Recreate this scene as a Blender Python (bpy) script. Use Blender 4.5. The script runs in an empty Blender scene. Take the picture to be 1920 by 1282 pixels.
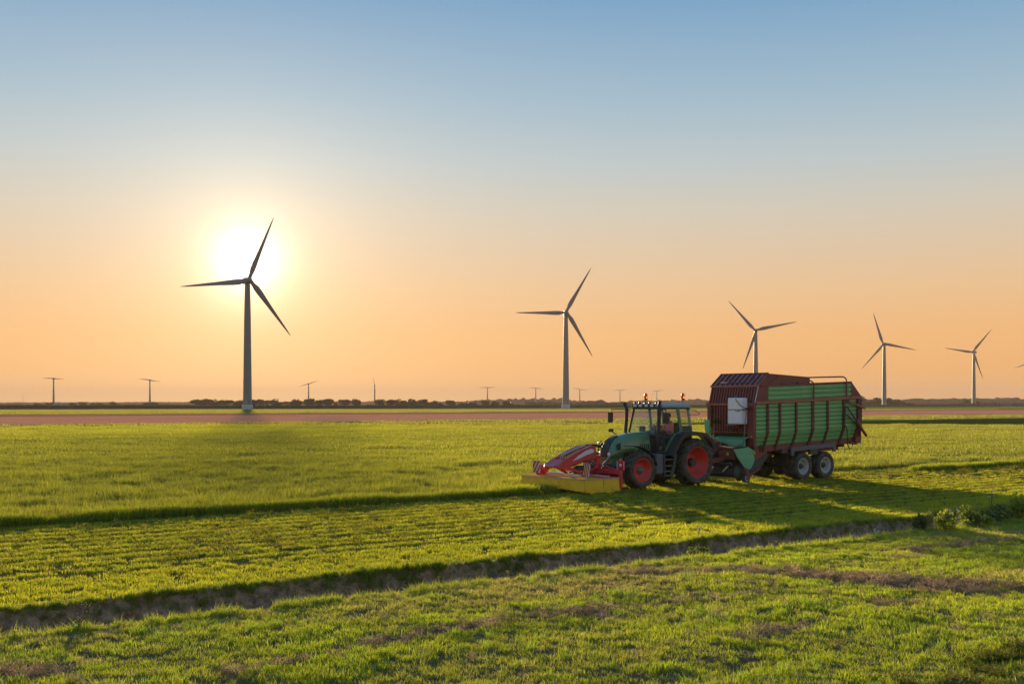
import bpy, bmesh, math, random
import numpy as np
from mathutils import Vector, Matrix, Euler
R = math.radians
random.seed(11); rng = np.random.default_rng(11)
S = bpy.context.scene; COL = S.collection

# ------------------------------------------------------------------ camera
F = 2100.0; CAMH = 3.1                       # focal length in 1920-wide pixels, camera height
cam = bpy.data.objects.new('camera', bpy.data.cameras.new('camera')); COL.objects.link(cam); S.camera = cam
cam.location = (0, 0, CAMH); cam.rotation_euler = (math.pi/2, 0, 0)
cam.data.lens = F/1920*36; cam.data.shift_y = 116/1920; cam.data.clip_end = 30000; cam.data.clip_start = .1
# ------------------------------------------------------------------ sky, sun, exposure
HAZE_D, HAZE_G = .00013, .0
SUN_EL, SUN_AZ = 7.05, -13.3                 # degrees; azimuth from +Y towards +X
sd = Vector((math.sin(R(SUN_AZ))*math.cos(R(SUN_EL)), math.cos(R(SUN_AZ))*math.cos(R(SUN_EL)), math.sin(R(SUN_EL))))
W = bpy.data.worlds.new('World'); S.world = W; W.use_nodes = True
def srgb(r, g, b):
    f = lambda c: (c/255/12.92) if c/255 <= .04045 else ((c/255+.055)/1.055)**2.4
    return (f(r), f(g), f(b), 1)
def build_sky():
    nt = W.node_tree; N = nt.nodes; L = nt.links; bg = N['Background']
    def node(t, **k):
        n = N.new(t)
        for a, b in k.items(): setattr(n, a, b)
        return n
    def mth(op, a, b=None, clamp=False):
        n = node('ShaderNodeMath', operation=op, use_clamp=clamp)
        for i, v in enumerate((a, b)):
            if v is None: continue
            if isinstance(v, (int, float)): n.inputs[i].default_value = v
            else: L.new(v, n.inputs[i])
        return n.outputs[0]
    tc = node('ShaderNodeTexCoord'); nrm = node('ShaderNodeVectorMath', operation='NORMALIZE')
    L.new(tc.outputs['Generated'], nrm.inputs[0])
    sp = node('ShaderNodeSeparateXYZ'); L.new(nrm.outputs[0], sp.inputs[0])
    el = mth('MULTIPLY', mth('ARCSINE', sp.outputs[2]), 180/math.pi)
    ramp = node('ShaderNodeValToRGB'); L.new(mth('DIVIDE', el, 90.0, True), ramp.inputs[0])
    stops = [(0, (248, 181, 106)), (1.5, (243, 174, 94)), (3.5, (239, 178, 108)), (5.5, (230, 186, 133)), (7.5, (218, 191, 157)),
             (9.5, (205, 195, 176)), (12, (182, 193, 194)), (15, (154, 181, 197)), (20, (109, 156, 192)), (32, (82, 132, 180)), (90, (58, 100, 156))]
    e = ramp.color_ramp.elements
    for i, (d, c) in enumerate(stops):
        q = e[i] if i < 2 else e.new(d/90)
        q.position = d/90; q.color = srgb(*c)
    # sun aureole: falls off with the angle from the sun
    dt = node('ShaderNodeVectorMath', operation='DOT_PRODUCT'); L.new(nrm.outputs[0], dt.inputs[0]); dt.inputs[1].default_value = sd
    ang = mth('MULTIPLY', mth('ARCCOSINE', mth('MINIMUM', dt.outputs['Value'], 1.0)), 180/math.pi)
    def glow(width, power, amp, col):
        g = mth('MULTIPLY', mth('EXPONENT', mth('MULTIPLY', mth('POWER', mth('DIVIDE', ang, width), power), -1.0)), amp)
        m = node('ShaderNodeVectorMath', operation='SCALE'); m.inputs[0].default_value = col; L.new(g, m.inputs['Scale']); return m.outputs[0]
    out = ramp.outputs[0]
    sk = node('ShaderNodeTexSky', sky_type='NISHITA', sun_disc=False)
    sk.sun_elevation = R(SUN_EL); sk.sun_rotation = R(SUN_AZ); sk.dust_density = .2; sk.air_density = .5
    sc = node('ShaderNodeVectorMath', operation='SCALE'); L.new(sk.outputs[0], sc.inputs[0]); sc.inputs['Scale'].default_value = .006
    for o in (glow(.95, 1.2, 2.6, (1, .96, .80)), glow(3.0, 1.0, .72, (1, .77, .45)), glow(13., 1.2, .13, (1, .58, .22)), sc.outputs[0]):
        a = node('ShaderNodeVectorMath', operation='ADD'); L.new(out, a.inputs[0]); L.new(o, a.inputs[1]); out = a.outputs[0]
    L.new(out, bg.inputs[0]); bg.inputs[1].default_value = .565
build_sky()
sun = bpy.data.objects.new('sun', bpy.data.lights.new('sun', 'SUN')); COL.objects.link(sun)
sun.data.energy = 4.6; sun.data.angle = R(1.2); sun.data.color = (1, .78, .46)
sun.rotation_euler = (-sd).to_track_quat('-Z', 'Y').to_euler()
S.view_settings.view_transform = 'Standard'; S.view_settings.look = 'None'; S.view_settings.gamma = 1
S.view_settings.exposure = 0.90; S.view_settings.use_curve_mapping = False

# ------------------------------------------------------------------ materials
def material(name, base, rough=.6, metal=0., var=.18, scale=6., bump=0., dirt=None, dirt_amt=.4, dscale=1.5, transmission=0., coat=0., coords='Object', stretch=None, emit=0):
    m = bpy.data.materials.new(name); m.use_nodes = True; nt = m.node_tree; N = nt.nodes; L = nt.links
    p = N['Principled BSDF']; p.inputs['Roughness'].default_value = rough; p.inputs['Metallic'].default_value = metal
    if rough >= .9: p.inputs['Specular IOR Level'].default_value = 0
    if transmission: p.inputs['Transmission Weight'].default_value = transmission
    if coat: p.inputs['Coat Weight'].default_value = coat
    tc = N.new('ShaderNodeTexCoord'); src = tc.outputs[coords]
    if stretch:
        mp = N.new('ShaderNodeMapping'); mp.inputs['Rotation'].default_value = (0, 0, stretch[3]); mp.inputs['Scale'].default_value = stretch[:3]
        mp.vector_type = 'TEXTURE' if False else 'POINT'
        L.new(src, mp.inputs[0]); src = mp.outputs[0]
    n = N.new('ShaderNodeTexNoise'); n.inputs['Scale'].default_value = scale; n.inputs['Detail'].default_value = 6; n.inputs['Roughness'].default_value = .65; L.new(src, n.inputs['Vector'])
    r = N.new('ShaderNodeMapRange'); r.inputs['From Min'].default_value = .3; r.inputs['From Max'].default_value = .7
    r.inputs['To Min'].default_value = 1-var; r.inputs['To Max'].default_value = 1+var; L.new(n.outputs['Fac'], r.inputs['Value'])
    sc = N.new('ShaderNodeVectorMath'); sc.operation = 'SCALE'; sc.inputs[0].default_value = base[:3]; L.new(r.outputs[0], sc.inputs['Scale'])
    col = sc.outputs[0]
    if dirt:
        n2 = N.new('ShaderNodeTexNoise'); n2.inputs['Scale'].default_value = dscale; n2.inputs['Detail'].default_value = 8; n2.inputs['Roughness'].default_value = .7; L.new(src, n2.inputs['Vector'])
        r2 = N.new('ShaderNodeMapRange'); r2.inputs['From Min'].default_value = .42; r2.inputs['From Max'].default_value = .68
        r2.inputs['To Max'].default_value = dirt_amt; L.new(n2.outputs['Fac'], r2.inputs['Value'])
        mx = N.new('ShaderNodeMix'); mx.data_type = 'RGBA'; L.new(r2.outputs[0], mx.inputs['Factor']); L.new(col, mx.inputs['A']); mx.inputs['B'].default_value = (*dirt[:3], 1)
        col = mx.outputs['Result']
        ra = N.new('ShaderNodeMath'); ra.operation = 'MULTIPLY_ADD'; ra.inputs[1].default_value = .5; ra.inputs[2].default_value = rough; ra.use_clamp = True
        L.new(r2.outputs[0], ra.inputs[0]); L.new(ra.outputs[0], p.inputs['Roughness'])
    L.new(col, p.inputs['Base Color'])
    if bump:
        b = N.new('ShaderNodeBump'); b.inputs['Strength'].default_value = 1; b.inputs['Distance'].default_value = bump
        L.new(n.outputs['Fac'], b.inputs['Height']); L.new(b.outputs[0], p.inputs['Normal'])
    if emit:
        p.inputs['Emission Color'].default_value = (*base[:3], 1); p.inputs['Emission Strength'].default_value = emit
    return m
def glass_material(name, tint, clear=.8):
    m = bpy.data.materials.new(name); m.use_nodes = True; N = m.node_tree.nodes; L = m.node_tree.links; out = N['Material Output']; N.remove(N['Principled BSDF'])
    t = N.new('ShaderNodeBsdfTransparent'); t.inputs[0].default_value = (*tint, 1)
    g = N.new('ShaderNodeBsdfGlossy'); g.inputs['Roughness'].default_value = .06
    d = N.new('ShaderNodeBsdfDiffuse'); d.inputs[0].default_value = (.45, .43, .36, 1)      # dust on the pane
    n = N.new('ShaderNodeTexNoise'); n.inputs['Scale'].default_value = 2.2; n.inputs['Detail'].default_value = 5
    r = N.new('ShaderNodeMapRange'); r.inputs['To Min'].default_value = .01; r.inputs['To Max'].default_value = (1-clear)*.3; L.new(n.outputs['Fac'], r.inputs[0])
    m1 = N.new('ShaderNodeMixShader'); L.new(r.outputs[0], m1.inputs[0]); L.new(t.outputs[0], m1.inputs[1]); L.new(d.outputs[0], m1.inputs[2])
    lw = N.new('ShaderNodeLayerWeight'); lw.inputs[0].default_value = .3; fr = N.new('ShaderNodeMath'); fr.operation = 'MULTIPLY_ADD'; L.new(lw.outputs['Facing'], fr.inputs[0]); fr.inputs[1].default_value = .10; fr.inputs[2].default_value = .02
    m2 = N.new('ShaderNodeMixShader'); L.new(fr.outputs[0], m2.inputs[0]); L.new(m1.outputs[0], m2.inputs[1]); L.new(g.outputs[0], m2.inputs[2]); L.new(m2.outputs[0], out.inputs[0])
    return m
def leaf_material(name, diff, trans, mix=.5, gloss=.04, var=.35, tint=True, straw=None):
    """thin leaf: diffuse + light passing through; per-instance 'tint' and per-blade 'shade' vary the pigment"""
    m = bpy.data.materials.new(name); m.use_nodes = True; N = m.node_tree.nodes; L = m.node_tree.links; out = N['Material Output']; N.remove(N['Principled BSDF'])
    a = N.new('ShaderNodeAttribute'); a.attribute_type = 'GEOMETRY'; a.attribute_name = 'shade'
    r = N.new('ShaderNodeMapRange'); r.inputs['To Min'].default_value = 1-var; r.inputs['To Max'].default_value = 1+var; L.new(a.outputs['Fac'], r.inputs[0])
    def colr(c):
        s = N.new('ShaderNodeVectorMath'); s.operation = 'SCALE'; s.inputs[0].default_value = c; L.new(r.outputs[0], s.inputs['Scale'])
        o = s.outputs[0]
        if tint:
            t = N.new('ShaderNodeAttribute'); t.attribute_type = 'INSTANCER'; t.attribute_name = 'tint'
            k = N.new('ShaderNodeVectorMath'); k.operation = 'MULTIPLY'; L.new(o, k.inputs[0]); L.new(t.outputs['Vector'], k.inputs[1]); o = k.outputs[0]
        if straw:                    # a few blades have dried to straw
            g_ = N.new('ShaderNodeMath'); g_.operation = 'GREATER_THAN'; g_.inputs[1].default_value = .945; L.new(a.outputs['Fac'], g_.inputs[0])
            w_ = N.new('ShaderNodeMix'); w_.data_type = 'RGBA'; L.new(g_.outputs[0], w_.inputs['Factor']); L.new(o, w_.inputs['A']); w_.inputs['B'].default_value = (*straw, 1); o = w_.outputs['Result']
        return o
    d = N.new('ShaderNodeBsdfDiffuse'); L.new(colr(diff), d.inputs[0])
    t = N.new('ShaderNodeBsdfTranslucent'); L.new(colr(trans), t.inputs[0])
    mx = N.new('ShaderNodeMixShader'); mx.inputs[0].default_value = mix; L.new(d.outputs[0], mx.inputs[1]); L.new(t.outputs[0], mx.inputs[2])
    g = N.new('ShaderNodeBsdfGlossy'); g.inputs['Roughness'].default_value = .35; g.inputs[0].default_value = (1, 1, 1, 1)
    m2 = N.new('ShaderNodeMixShader'); m2.inputs[0].default_value = gloss; L.new(mx.outputs[0], m2.inputs[1]); L.new(g.outputs[0], m2.inputs[2]); L.new(m2.outputs[0], out.inputs[0])
    return m
# field frame: DV runs along the swaths (and the vehicles), NV across them, away from the camera
DV = Vector((.804, .5946, 0)); NV = Vector((-.5946, .804, 0)); YAW = math.atan2(DV.y, DV.x)
def uv2xy(u, v): return (DV.x*u+NV.x*v, DV.y*u+NV.y*v)
def at(px, Y): return ((px-960)/F*Y, Y)

M = {}
M['soil']     = material('bank_soil', (.46, .29, .16), .95, var=.6, scale=7, bump=.14, dirt=(.24, .15, .08), dirt_amt=.5, dscale=2, coords='Generated' if False else 'Object')
M['near_gr']  = material('short_turf', (.17, .135, .06), .95, var=.4, scale=5, bump=.03, dirt=(.13, .085, .045), dirt_amt=.7, dscale=.7)
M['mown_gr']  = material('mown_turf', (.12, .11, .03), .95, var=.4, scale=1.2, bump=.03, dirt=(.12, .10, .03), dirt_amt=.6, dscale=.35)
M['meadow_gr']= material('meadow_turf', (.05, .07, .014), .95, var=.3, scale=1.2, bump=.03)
M['field_gr'] = material('green_field', (.26, .25, .03), .95, var=.25, scale=.05, bump=.1)
M['plough']   = material('ploughed_earth', (.82, .33, .17), .95, var=.22, scale=.35, bump=.12, dirt=(.62, .25, .13), dirt_amt=.7, dscale=.03)
M['plough_d'] = material('dark_earth', (.50, .20, .11), .95, var=.2, scale=.3, bump=.12)  # darker brown than the main ploughed field
M['far_gr']   = material('far_field', (.22, .18, .06), .95, var=.25, scale=.01, bump=.1)
M['crop']     = material('maize_leaves', (.075, .065, .022), .9, var=.35, scale=.5, bump=.3)
M['wood_far'] = material('distant_wood', (.06, .06, .03), .9, var=.35, scale=.03, bump=2.)
M['turbine']  = material('turbine_white', (.22, .21, .205), .45, var=.04, scale=.2)
M['blade']    = material('blade_white', (.20, .19, .185), .45, var=.04, scale=.2)
M['base']     = material('turbine_concrete', (.5, .49, .46), .8, var=.1, scale=1.)
M['bark']     = material('bark', (.09, .065, .04), .9, var=.3, scale=4, bump=.03)
M['grass']    = leaf_material('grass_blade', (.19, .29, .03), (.56, .60, .04), .58, gloss=.02, straw=(.45, .36, .15))
M['meadow']   = leaf_material('meadow_blade', (.17, .235, .03), (.37, .40, .032), .55, gloss=.02, straw=(.42, .32, .13))
M['dry']      = leaf_material('dry_grass', (.52, .39, .27), (.54, .38, .24), .45, gloss=.0)
M['stubble']  = leaf_material('cut_grass', (.22, .22, .035), (.55, .48, .05), .5, gloss=.01)
M['leafd']    = leaf_material('tree_leaf', (.055, .062, .018), (.10, .10, .02), .35, tint=False)
M['bushl']    = leaf_material('bush_leaf', (.16, .24, .03), (.52, .55, .03), .5, tint=False)
M['bushdark'] = leaf_material('bush_leaf_dark', (.11, .17, .04), (.24, .28, .03), .4, tint=False)
M['reed']     = leaf_material('dry_stalk', (.20, .15, .08), (.25, .18, .08), .35, tint=False)

# ------------------------------------------------------------------ mesh helpers
class MB:
    def __init__(s): s.v = []; s.f = []; s.sm = []; s.mi = []; s.cur = 0
    def add(s, vs, fs, smooth=False, M4=None):
        o = len(s.v)
        for p in vs:
            p = Vector(p)
            if M4 is not None: p = M4 @ p
            s.v.append(p)
        for f in fs: s.f.append([o+i for i in f]); s.sm.append(smooth); s.mi.append(s.cur)
        return s
    def box(s, x0, x1, y0, y1, z0, z1, M4=None, b=0.):
        if x0 > x1: x0, x1 = x1, x0
        if y0 > y1: y0, y1 = y1, y0
        if z0 > z1: z0, z1 = z1, z0
        if b > 0:
            bm = bmesh.new(); bmesh.ops.create_cube(bm, size=1)
            for v in bm.verts: v.co = Vector(((x0+x1)/2+v.co.x*(x1-x0), (y0+y1)/2+v.co.y*(y1-y0), (z0+z1)/2+v.co.z*(z1-z0)))
            bmesh.ops.bevel(bm, geom=list(bm.edges), offset=b, segments=2, affect='EDGES', profile=.6)
            bm.verts.index_update(); vs = [v.co.copy() for v in bm.verts]; fs = [[v.index for v in f.verts] for f in bm.faces]; bm.free()
            return s.add(vs, fs, False, M4)
        vs = [(x, y, z) for x in (x0, x1) for y in (y0, y1) for z in (z0, z1)]
        return s.add(vs, [(0, 1, 3, 2), (4, 6, 7, 5), (0, 4, 5, 1), (2, 3, 7, 6), (0, 2, 6, 4), (1, 5, 7, 3)], False, M4)
    def prism(s, poly, a, b, ax='y', M4=None):
        """poly: 2D points in the plane across ax ((x,z) for y, (y,z) for x, (x,y) for z), extruded a..b"""
        def P(p, t): return {'y': (p[0], t, p[1]), 'x': (t, p[0], p[1]), 'z': (p[0], p[1], t)}[ax]
        n = len(poly)
        fs = [list(range(n)), list(range(2*n-1, n-1, -1))]+[(i, n+i, n+(i+1) % n, (i+1) % n) for i in range(n)]
        return s.add([P(p, a) for p in poly]+[P(p, b) for p in poly], fs, False, M4)
    def hexa(s, lo, hi):        # two quads joined
        return s.add(list(lo)+list(hi), [(0, 1, 2, 3), (7, 6, 5, 4)]+[(i, 4+i, 4+(i+1) % 4, (i+1) % 4) for i in range(4)])
    def bar(s, a, b, w, h=None, up=(0, 0, 1)):
        """rectangular bar from a to b"""
        a, b = Vector(a), Vector(b); h = h or w; d = (b-a).normalized(); u = Vector(up)
        sx = d.cross(u)
        if sx.length < 1e-3: sx = d.cross(Vector((1, 0, 0)))
        sx.normalize(); uz = sx.cross(d).normalized()
        q = lambda c: [c+sx*i*w/2+uz*j*h/2 for i, j in ((-1, -1), (1, -1), (1, 1), (-1, 1))]
        return s.hexa(q(a), q(b))
    def tube(s, pts, r, n=8, cap=True):
        pts = [Vector(p) for p in pts]; rs = r if isinstance(r, (list, tuple)) else [r]*len(pts); vs = []; fs = []
        px = None
        for i, p in enumerate(pts):
            d = (pts[min(i+1, len(pts)-1)]-pts[max(i-1, 0)]).normalized()
            if px is None: px = d.cross(Vector((0, 0, 1)) if abs(d.z) < .9 else Vector((1, 0, 0))).normalized()
            else: px = (px-d*px.dot(d)).normalized()
            py = d.cross(px)
            for k in range(n): a = 2*math.pi*k/n; vs.append(p+(px*math.cos(a)+py*math.sin(a))*rs[i])
        for i in range(len(pts)-1):
            for k in range(n): fs.append((i*n+k, i*n+(k+1) % n, (i+1)*n+(k+1) % n, (i+1)*n+k))
        s.add(vs, fs, True)
        if cap: s.add(vs[:n], [list(range(n))[::-1]]); s.add(vs[-n:], [list(range(n))])
        return s
    def lathe(s, prof, c=(0, 0, 0), ax='y', n=32, smooth=True, arc=None):
        """prof: (radius, offset along ax)"""
        vs = []; fs = []; m = len(prof)
        for k in range(n):
            a = 2*math.pi*k/n; ca, sa = math.cos(a), math.sin(a)
            for r, h in prof:
                q = {'y': (r*ca, h, r*sa), 'z': (r*ca, r*sa, h), 'x': (h, r*ca, r*sa)}[ax]
                vs.append((c[0]+q[0], c[1]+q[1], c[2]+q[2]))
        for k in range(n):
            for j in range(m-1): fs.append((k*m+j, ((k+1) % n)*m+j, ((k+1) % n)*m+j+1, k*m+j+1))
        return s.add(vs, fs, smooth)
    def loft(s, secs, smooth=True, cap=True):
        n = len(secs[0]); vs = [p for q in secs for p in q]; fs = []
        for i in range(len(secs)-1):
            for k in range(n): fs.append((i*n+k, i*n+(k+1) % n, (i+1)*n+(k+1) % n, (i+1)*n+k))
        s.add(vs, fs, smooth)
        if cap: s.add(secs[0], [list(range(n))[::-1]]); s.add(secs[-1], [list(range(n))])
        return s
    def mesh(s, name, mats, off=Vector((0, 0, 0))):
        me = bpy.data.meshes.new(name); me.from_pydata([tuple(v-off) for v in s.v], [], s.f)
        for m in (mats if isinstance(mats, (list, tuple)) else [mats]): me.materials.append(m)
        me.polygons.foreach_set('use_smooth', s.sm); me.polygons.foreach_set('material_index', s.mi); me.update()
        bm = bmesh.new(); bm.from_mesh(me); bmesh.ops.recalc_face_normals(bm, faces=bm.faces); bm.to_mesh(me); bm.free()
        return me
ABS = {}
def thing(name, label, cat, loc=(0, 0, 0), rz=0., group=None):
    o = bpy.data.objects.new(name, None); COL.objects.link(o); o.location = loc; o.rotation_euler = (0, 0, rz)
    o['label'] = label; o['category'] = cat; o.empty_display_size = .3
    if group: o['group'] = group
    ABS[o.name] = Vector((0, 0, 0)); return o
def part(name, mb, mats, parent, label=None, kind=None):
    """link the collected shapes as ONE mesh, coordinates in the thing's own frame; origin at its middle"""
    if mb.v:
        lo = Vector([min(v[i] for v in mb.v) for i in range(3)]); hi = Vector([max(v[i] for v in mb.v) for i in range(3)]); c = (lo+hi)/2
    else: c = Vector((0, 0, 0))
    o = bpy.data.objects.new(name, mb.mesh(name, mats, c)); COL.objects.link(o)
    o.parent = parent; o.location = c-ABS[parent.name]; ABS[o.name] = c
    if label: o['label'] = label
    if kind: o['kind'] = kind
    return o
def tag(o, label, cat, group=None):
    o['label'] = label; o['category'] = cat
    if group: o['group'] = group
    return o
def children(o): return [c for c in bpy.data.objects if c.parent == o]
def copy_tree(o, parent=None):
    c = o.copy(); COL.objects.link(c); c.parent = parent
    for ch in children(o): copy_tree(ch, c)
    return c
def structure(name, me, loc=(0, 0, 0), rz=0, kind='structure'):
    o = bpy.data.objects.new(name, me); COL.objects.link(o); o.location = loc; o.rotation_euler = (0, 0, rz); o['kind'] = kind; return o

# ------------------------------------------------------------------ value noise
_tab = np.random.default_rng(5).random((256, 256))
def vnoise(x, y):
    x = np.asarray(x, float); y = np.asarray(y, float); xi = np.floor(x).astype(int); yi = np.floor(y).astype(int); fx = x-xi; fy = y-yi
    fx = fx*fx*(3-2*fx); fy = fy*fy*(3-2*fy); g = lambda a, b: _tab[a % 256, b % 256]
    return (g(xi, yi)*(1-fx)+g(xi+1, yi)*fx)*(1-fy)+(g(xi, yi+1)*(1-fx)+g(xi+1, yi+1)*fx)*fy
def fnoise(x, y, o=4):
    t = 0; a = 1; n = 0
    for k in range(o): t = t+a*vnoise(x*2**k+17*k, y*2**k+31*k); n += a; a *= .55
    return t/n

# ------------------------------------------------------------------ ground, laid in the field frame (u along the swaths, v across them)
V_LIP0, V_LIP1 = 15.9, 18.0                  # near and far lip of the ditch
def near_h(u, v):                            # foreground bank: uneven turf
    h = (fnoise(u*.5, v*.9)-.5)*.10+(fnoise(u*2.2, v*2.6)-.5)*.05
    return h
def lip0(u): return V_LIP0+(fnoise(u*.35, 3.3)-.5)*.55
def lip1(u): return V_LIP1+(fnoise(u*.5, 9.1)-.5)*.35+(fnoise(u*2.6, 5.1)-.5)*.16
def ground_h(u, v):
    u = np.asarray(u, float); v = np.asarray(v, float)
    h = near_h(u, v)*np.clip((V_LIP0+.3-v)/1., 0, 1)
    a, b = lip0(u), lip1(u)
    d = .78+.1*fnoise(u*.4, 1.7)
    down = np.clip((v-a)/.75, 0, 1); up = np.clip((b-v)/(.38+.22*fnoise(u*1.3, 7.7)), 0, 1)
    k = np.minimum(down**.8, up**.75)
    rough = (fnoise(u*2.6, v*4.)-.5)*.42*np.clip(k*3, 0, 1)
    return h-d*k+rough*(k > 0)+((fnoise(u*.8, v*1.2)-.5)*.05*(v > b))
def grid(us, vs, hf):
    U, V = np.meshgrid(us, vs, indexing='ij'); H = hf(U, V)
    co = np.stack([U.ravel(), V.ravel(), H.ravel()], 1); nu, nv = len(us), len(vs)
    i = np.arange(nu*nv).reshape(nu, nv); f = np.stack([i[:-1, :-1], i[1:, :-1], i[1:, 1:], i[:-1, 1:]], -1).reshape(-1, 4)
    return co, f
def sheet(name, us, vs, hf, mat, kind='structure'):
    co, f = grid(np.asarray(us, float), np.asarray(vs, float), hf)
    me = bpy.data.meshes.new(name); me.from_pydata(co.tolist(), [], f.tolist()); me.materials.append(mat); me.polygons.foreach_set('use_smooth', [True]*len(f)); me.update()
    return structure(name, me, (0, 0, 0), YAW, kind)
flat = lambda u, v: u*0.
un = np.arange(-14, 62, .16)
def glob(a, b, s): return np.arange(a, b+1e-6, s)
sheet('foreground_turf', un, glob(-14, 15.4, .3), ground_h, M['near_gr'])
sheet('ditch', np.arange(-14, 62, .09), glob(15.4, 18.5, .07), ground_h, M['soil'])
BIG = np.concatenate([[-7000, -3000, -1200, -500, -200, -80], glob(-14, 62, 4), [100, 200, 500, 1200, 3000, 7000]])
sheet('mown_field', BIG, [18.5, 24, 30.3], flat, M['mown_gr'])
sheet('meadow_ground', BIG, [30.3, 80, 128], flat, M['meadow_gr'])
sheet('field_edge_track', BIG, [128, 128.6], flat, M['soil'])
sheet('green_field', BIG, [128.6, 152, 180], flat, M['field_gr'])
sheet('ploughed_field', BIG, [180, 230, 292], flat, M['plough'])
sheet('dark_ploughed_strip', BIG, [292, 345], flat, M['plough_d'])
sheet('light_green_field', BIG, [345, 450, 640], flat, M['field_gr'])
sheet('far_plain', BIG, [640, 1500, 3500, 8000], flat, M['far_gr'])
# ground behind and to the sides of the camera
sheet('ground_behind', [-7000, -14], [-3000, -14, 18.5], flat, M['near_gr'])
sheet('ground_right', [62, 7000], [-3000, -14, 18.5], flat, M['near_gr'])
sheet('ground_back', [-14, 62], [-3000, -14], flat, M['near_gr'])

# ------------------------------------------------------------------ grass: tufts scattered as instances
PROTO = bpy.data.collections.new('grass_tufts')          # sources only, never linked to the scene
def tuft(name, n, rad, hgt, w, lean, mat, square=False, flatlay=False, seed=0):
    g = random.Random(seed); vs = []; fs = []; sh = []
    for _ in range(n):
        if square: x, y = g.uniform(-rad, rad), g.uniform(-rad, rad)
        else: a = g.random()*6.283; q = rad*math.sqrt(g.random()); x, y = q*math.cos(a), q*math.sin(a)
        h = hgt*g.uniform(.45, 1.1); a = g.random()*6.283; ww = w*g.uniform(.6, 1.25)/2; l = lean*g.uniform(.1, 1.)*h; b = g.random()*6.283
        dx, dy = math.cos(a)*ww, math.sin(a)*ww; lx, ly = math.cos(b)*l, math.sin(b)*l; z0 = -.02
        if flatlay: h *= .22; z0 = g.uniform(0, hgt*.35); L = hgt*g.uniform(.5, 1.2); lx, ly = math.cos(b)*L, math.sin(b)*L; dx, dy = -math.sin(b)*ww, math.cos(b)*ww
        o = len(vs)
        vs += [(x-dx, y-dy, z0), (x+dx, y+dy, z0), (x+lx*.42+dx*.8, y+ly*.42+dy*.8, z0+h*.6), (x+lx*.42-dx*.8, y+ly*.42-dy*.8, z0+h*.6), (x+lx, y+ly, z0+h)]
        fs += [(o, o+1, o+2, o+3), (o+3, o+2, o+4)]; sh += [g.random()]*5
    me = bpy.data.meshes.new(name); me.from_pydata(vs, [], fs); me.materials.append(mat)
    at_ = me.attributes.new('shade', 'FLOAT', 'POINT'); at_.data.foreach_set('value', sh); me.update()
    o = bpy.data.objects.new(name, me); PROTO.objects.link(o); return o
def scatter(name, P, scale, tint, protos, label=None, tilt=.0):
    n = len(P); me = bpy.data.meshes.new(name); me.vertices.add(n); me.vertices.foreach_set('co', np.asarray(P, np.float32).ravel())
    rot = np.stack([rng.normal(0, tilt+1e-6, n), rng.normal(0, tilt+1e-6, n), rng.random(n)*6.283], 1)
    def att(nm, ty, data, key): a = me.attributes.new(nm, ty, 'POINT'); a.data.foreach_set(key, np.asarray(data, np.float32 if ty != 'INT' else np.int32).ravel())
    sc = np.asarray(scale, float)
    if sc.ndim == 1: sc = np.stack([sc, sc, sc], 1)
    att('rotv', 'FLOAT_VECTOR', rot, 'vector'); att('scl', 'FLOAT_VECTOR', sc, 'vector'); att('tint', 'FLOAT_VECTOR', tint, 'vector')
    att('idx', 'INT', rng.integers(0, len(protos), n), 'value')
    o = bpy.data.objects.new(name, me); COL.objects.link(o); o['kind'] = 'stuff'
    if label: o['label'] = label
    ng = bpy.data.node_groups.new(name, 'GeometryNodeTree'); ng.interface.new_socket('Geometry', in_out='INPUT', socket_type='NodeSocketGeometry'); ng.interface.new_socket('Geometry', in_out='OUTPUT', socket_type='NodeSocketGeometry')
    N = ng.nodes; L = ng.links; gi = N.new('NodeGroupInput'); go = N.new('NodeGroupOutput'); ip = N.new('GeometryNodeInstanceOnPoints'); jn = N.new('GeometryNodeJoinGeometry')
    for p in protos:
        oi = N.new('GeometryNodeObjectInfo'); oi.inputs['Object'].default_value = p; oi.inputs['As Instance'].default_value = True; L.new(oi.outputs['Geometry'], jn.inputs[0])
    def na(nm, ty): q = N.new('GeometryNodeInputNamedAttribute'); q.data_type = ty; q.inputs[0].default_value = nm; return q.outputs[0]
    L.new(gi.outputs[0], ip.inputs['Points']); L.new(jn.outputs[0], ip.inputs['Instance']); ip.inputs['Pick Instance'].default_value = True
    L.new(na('idx', 'INT'), ip.inputs['Instance Index']); L.new(na('rotv', 'FLOAT_VECTOR'), ip.inputs['Rotation']); L.new(na('scl', 'FLOAT_VECTOR'), ip.inputs['Scale'])
    L.new(ip.outputs[0], go.inputs[0]); md = o.modifiers.new('scatter', 'NODES'); md.node_group = ng
    return o
def frustum_pts(y0, y1, dens, mx=1.12, pad=1.5):
    """random ground points between distances y0..y1 in the wedge the camera sees (with a margin)"""
    k = 960/F*mx; area = k*(y1*y1-y0*y0)+2*pad*(y1-y0); n = int(area*dens)
    Y = np.sqrt(rng.random(n)*(y1*y1-y0*y0)+y0*y0); X = (rng.random(n)*2-1)*(Y*k+pad)
    return X, Y
def fuv(X, Y): return X*DV.x+Y*DV.y, X*NV.x+Y*NV.y
T_near = [tuft('turf_tuft', 44, .10, .085, .0060, .75, M['grass'], seed=i) for i in range(5)]
T_tall = [tuft('tall_tuft', 40, .08, .15, .0065, .9, M['grass'], seed=20+i) for i in range(4)]
T_mown = [tuft('mown_tuft', 46, .14, .085, .010, .7, M['grass'], seed=40+i) for i in range(5)]
T_dry  = [tuft('dry_tuft', 46, .13, .10, .0055, .8, M['dry'], flatlay=True, seed=60+i) for i in range(5)]
T_cut  = [tuft('cut_tuft', 40, .20, .12, .012, .8, M['stubble'], flatlay=True, seed=80+i) for i in range(4)]
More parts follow.
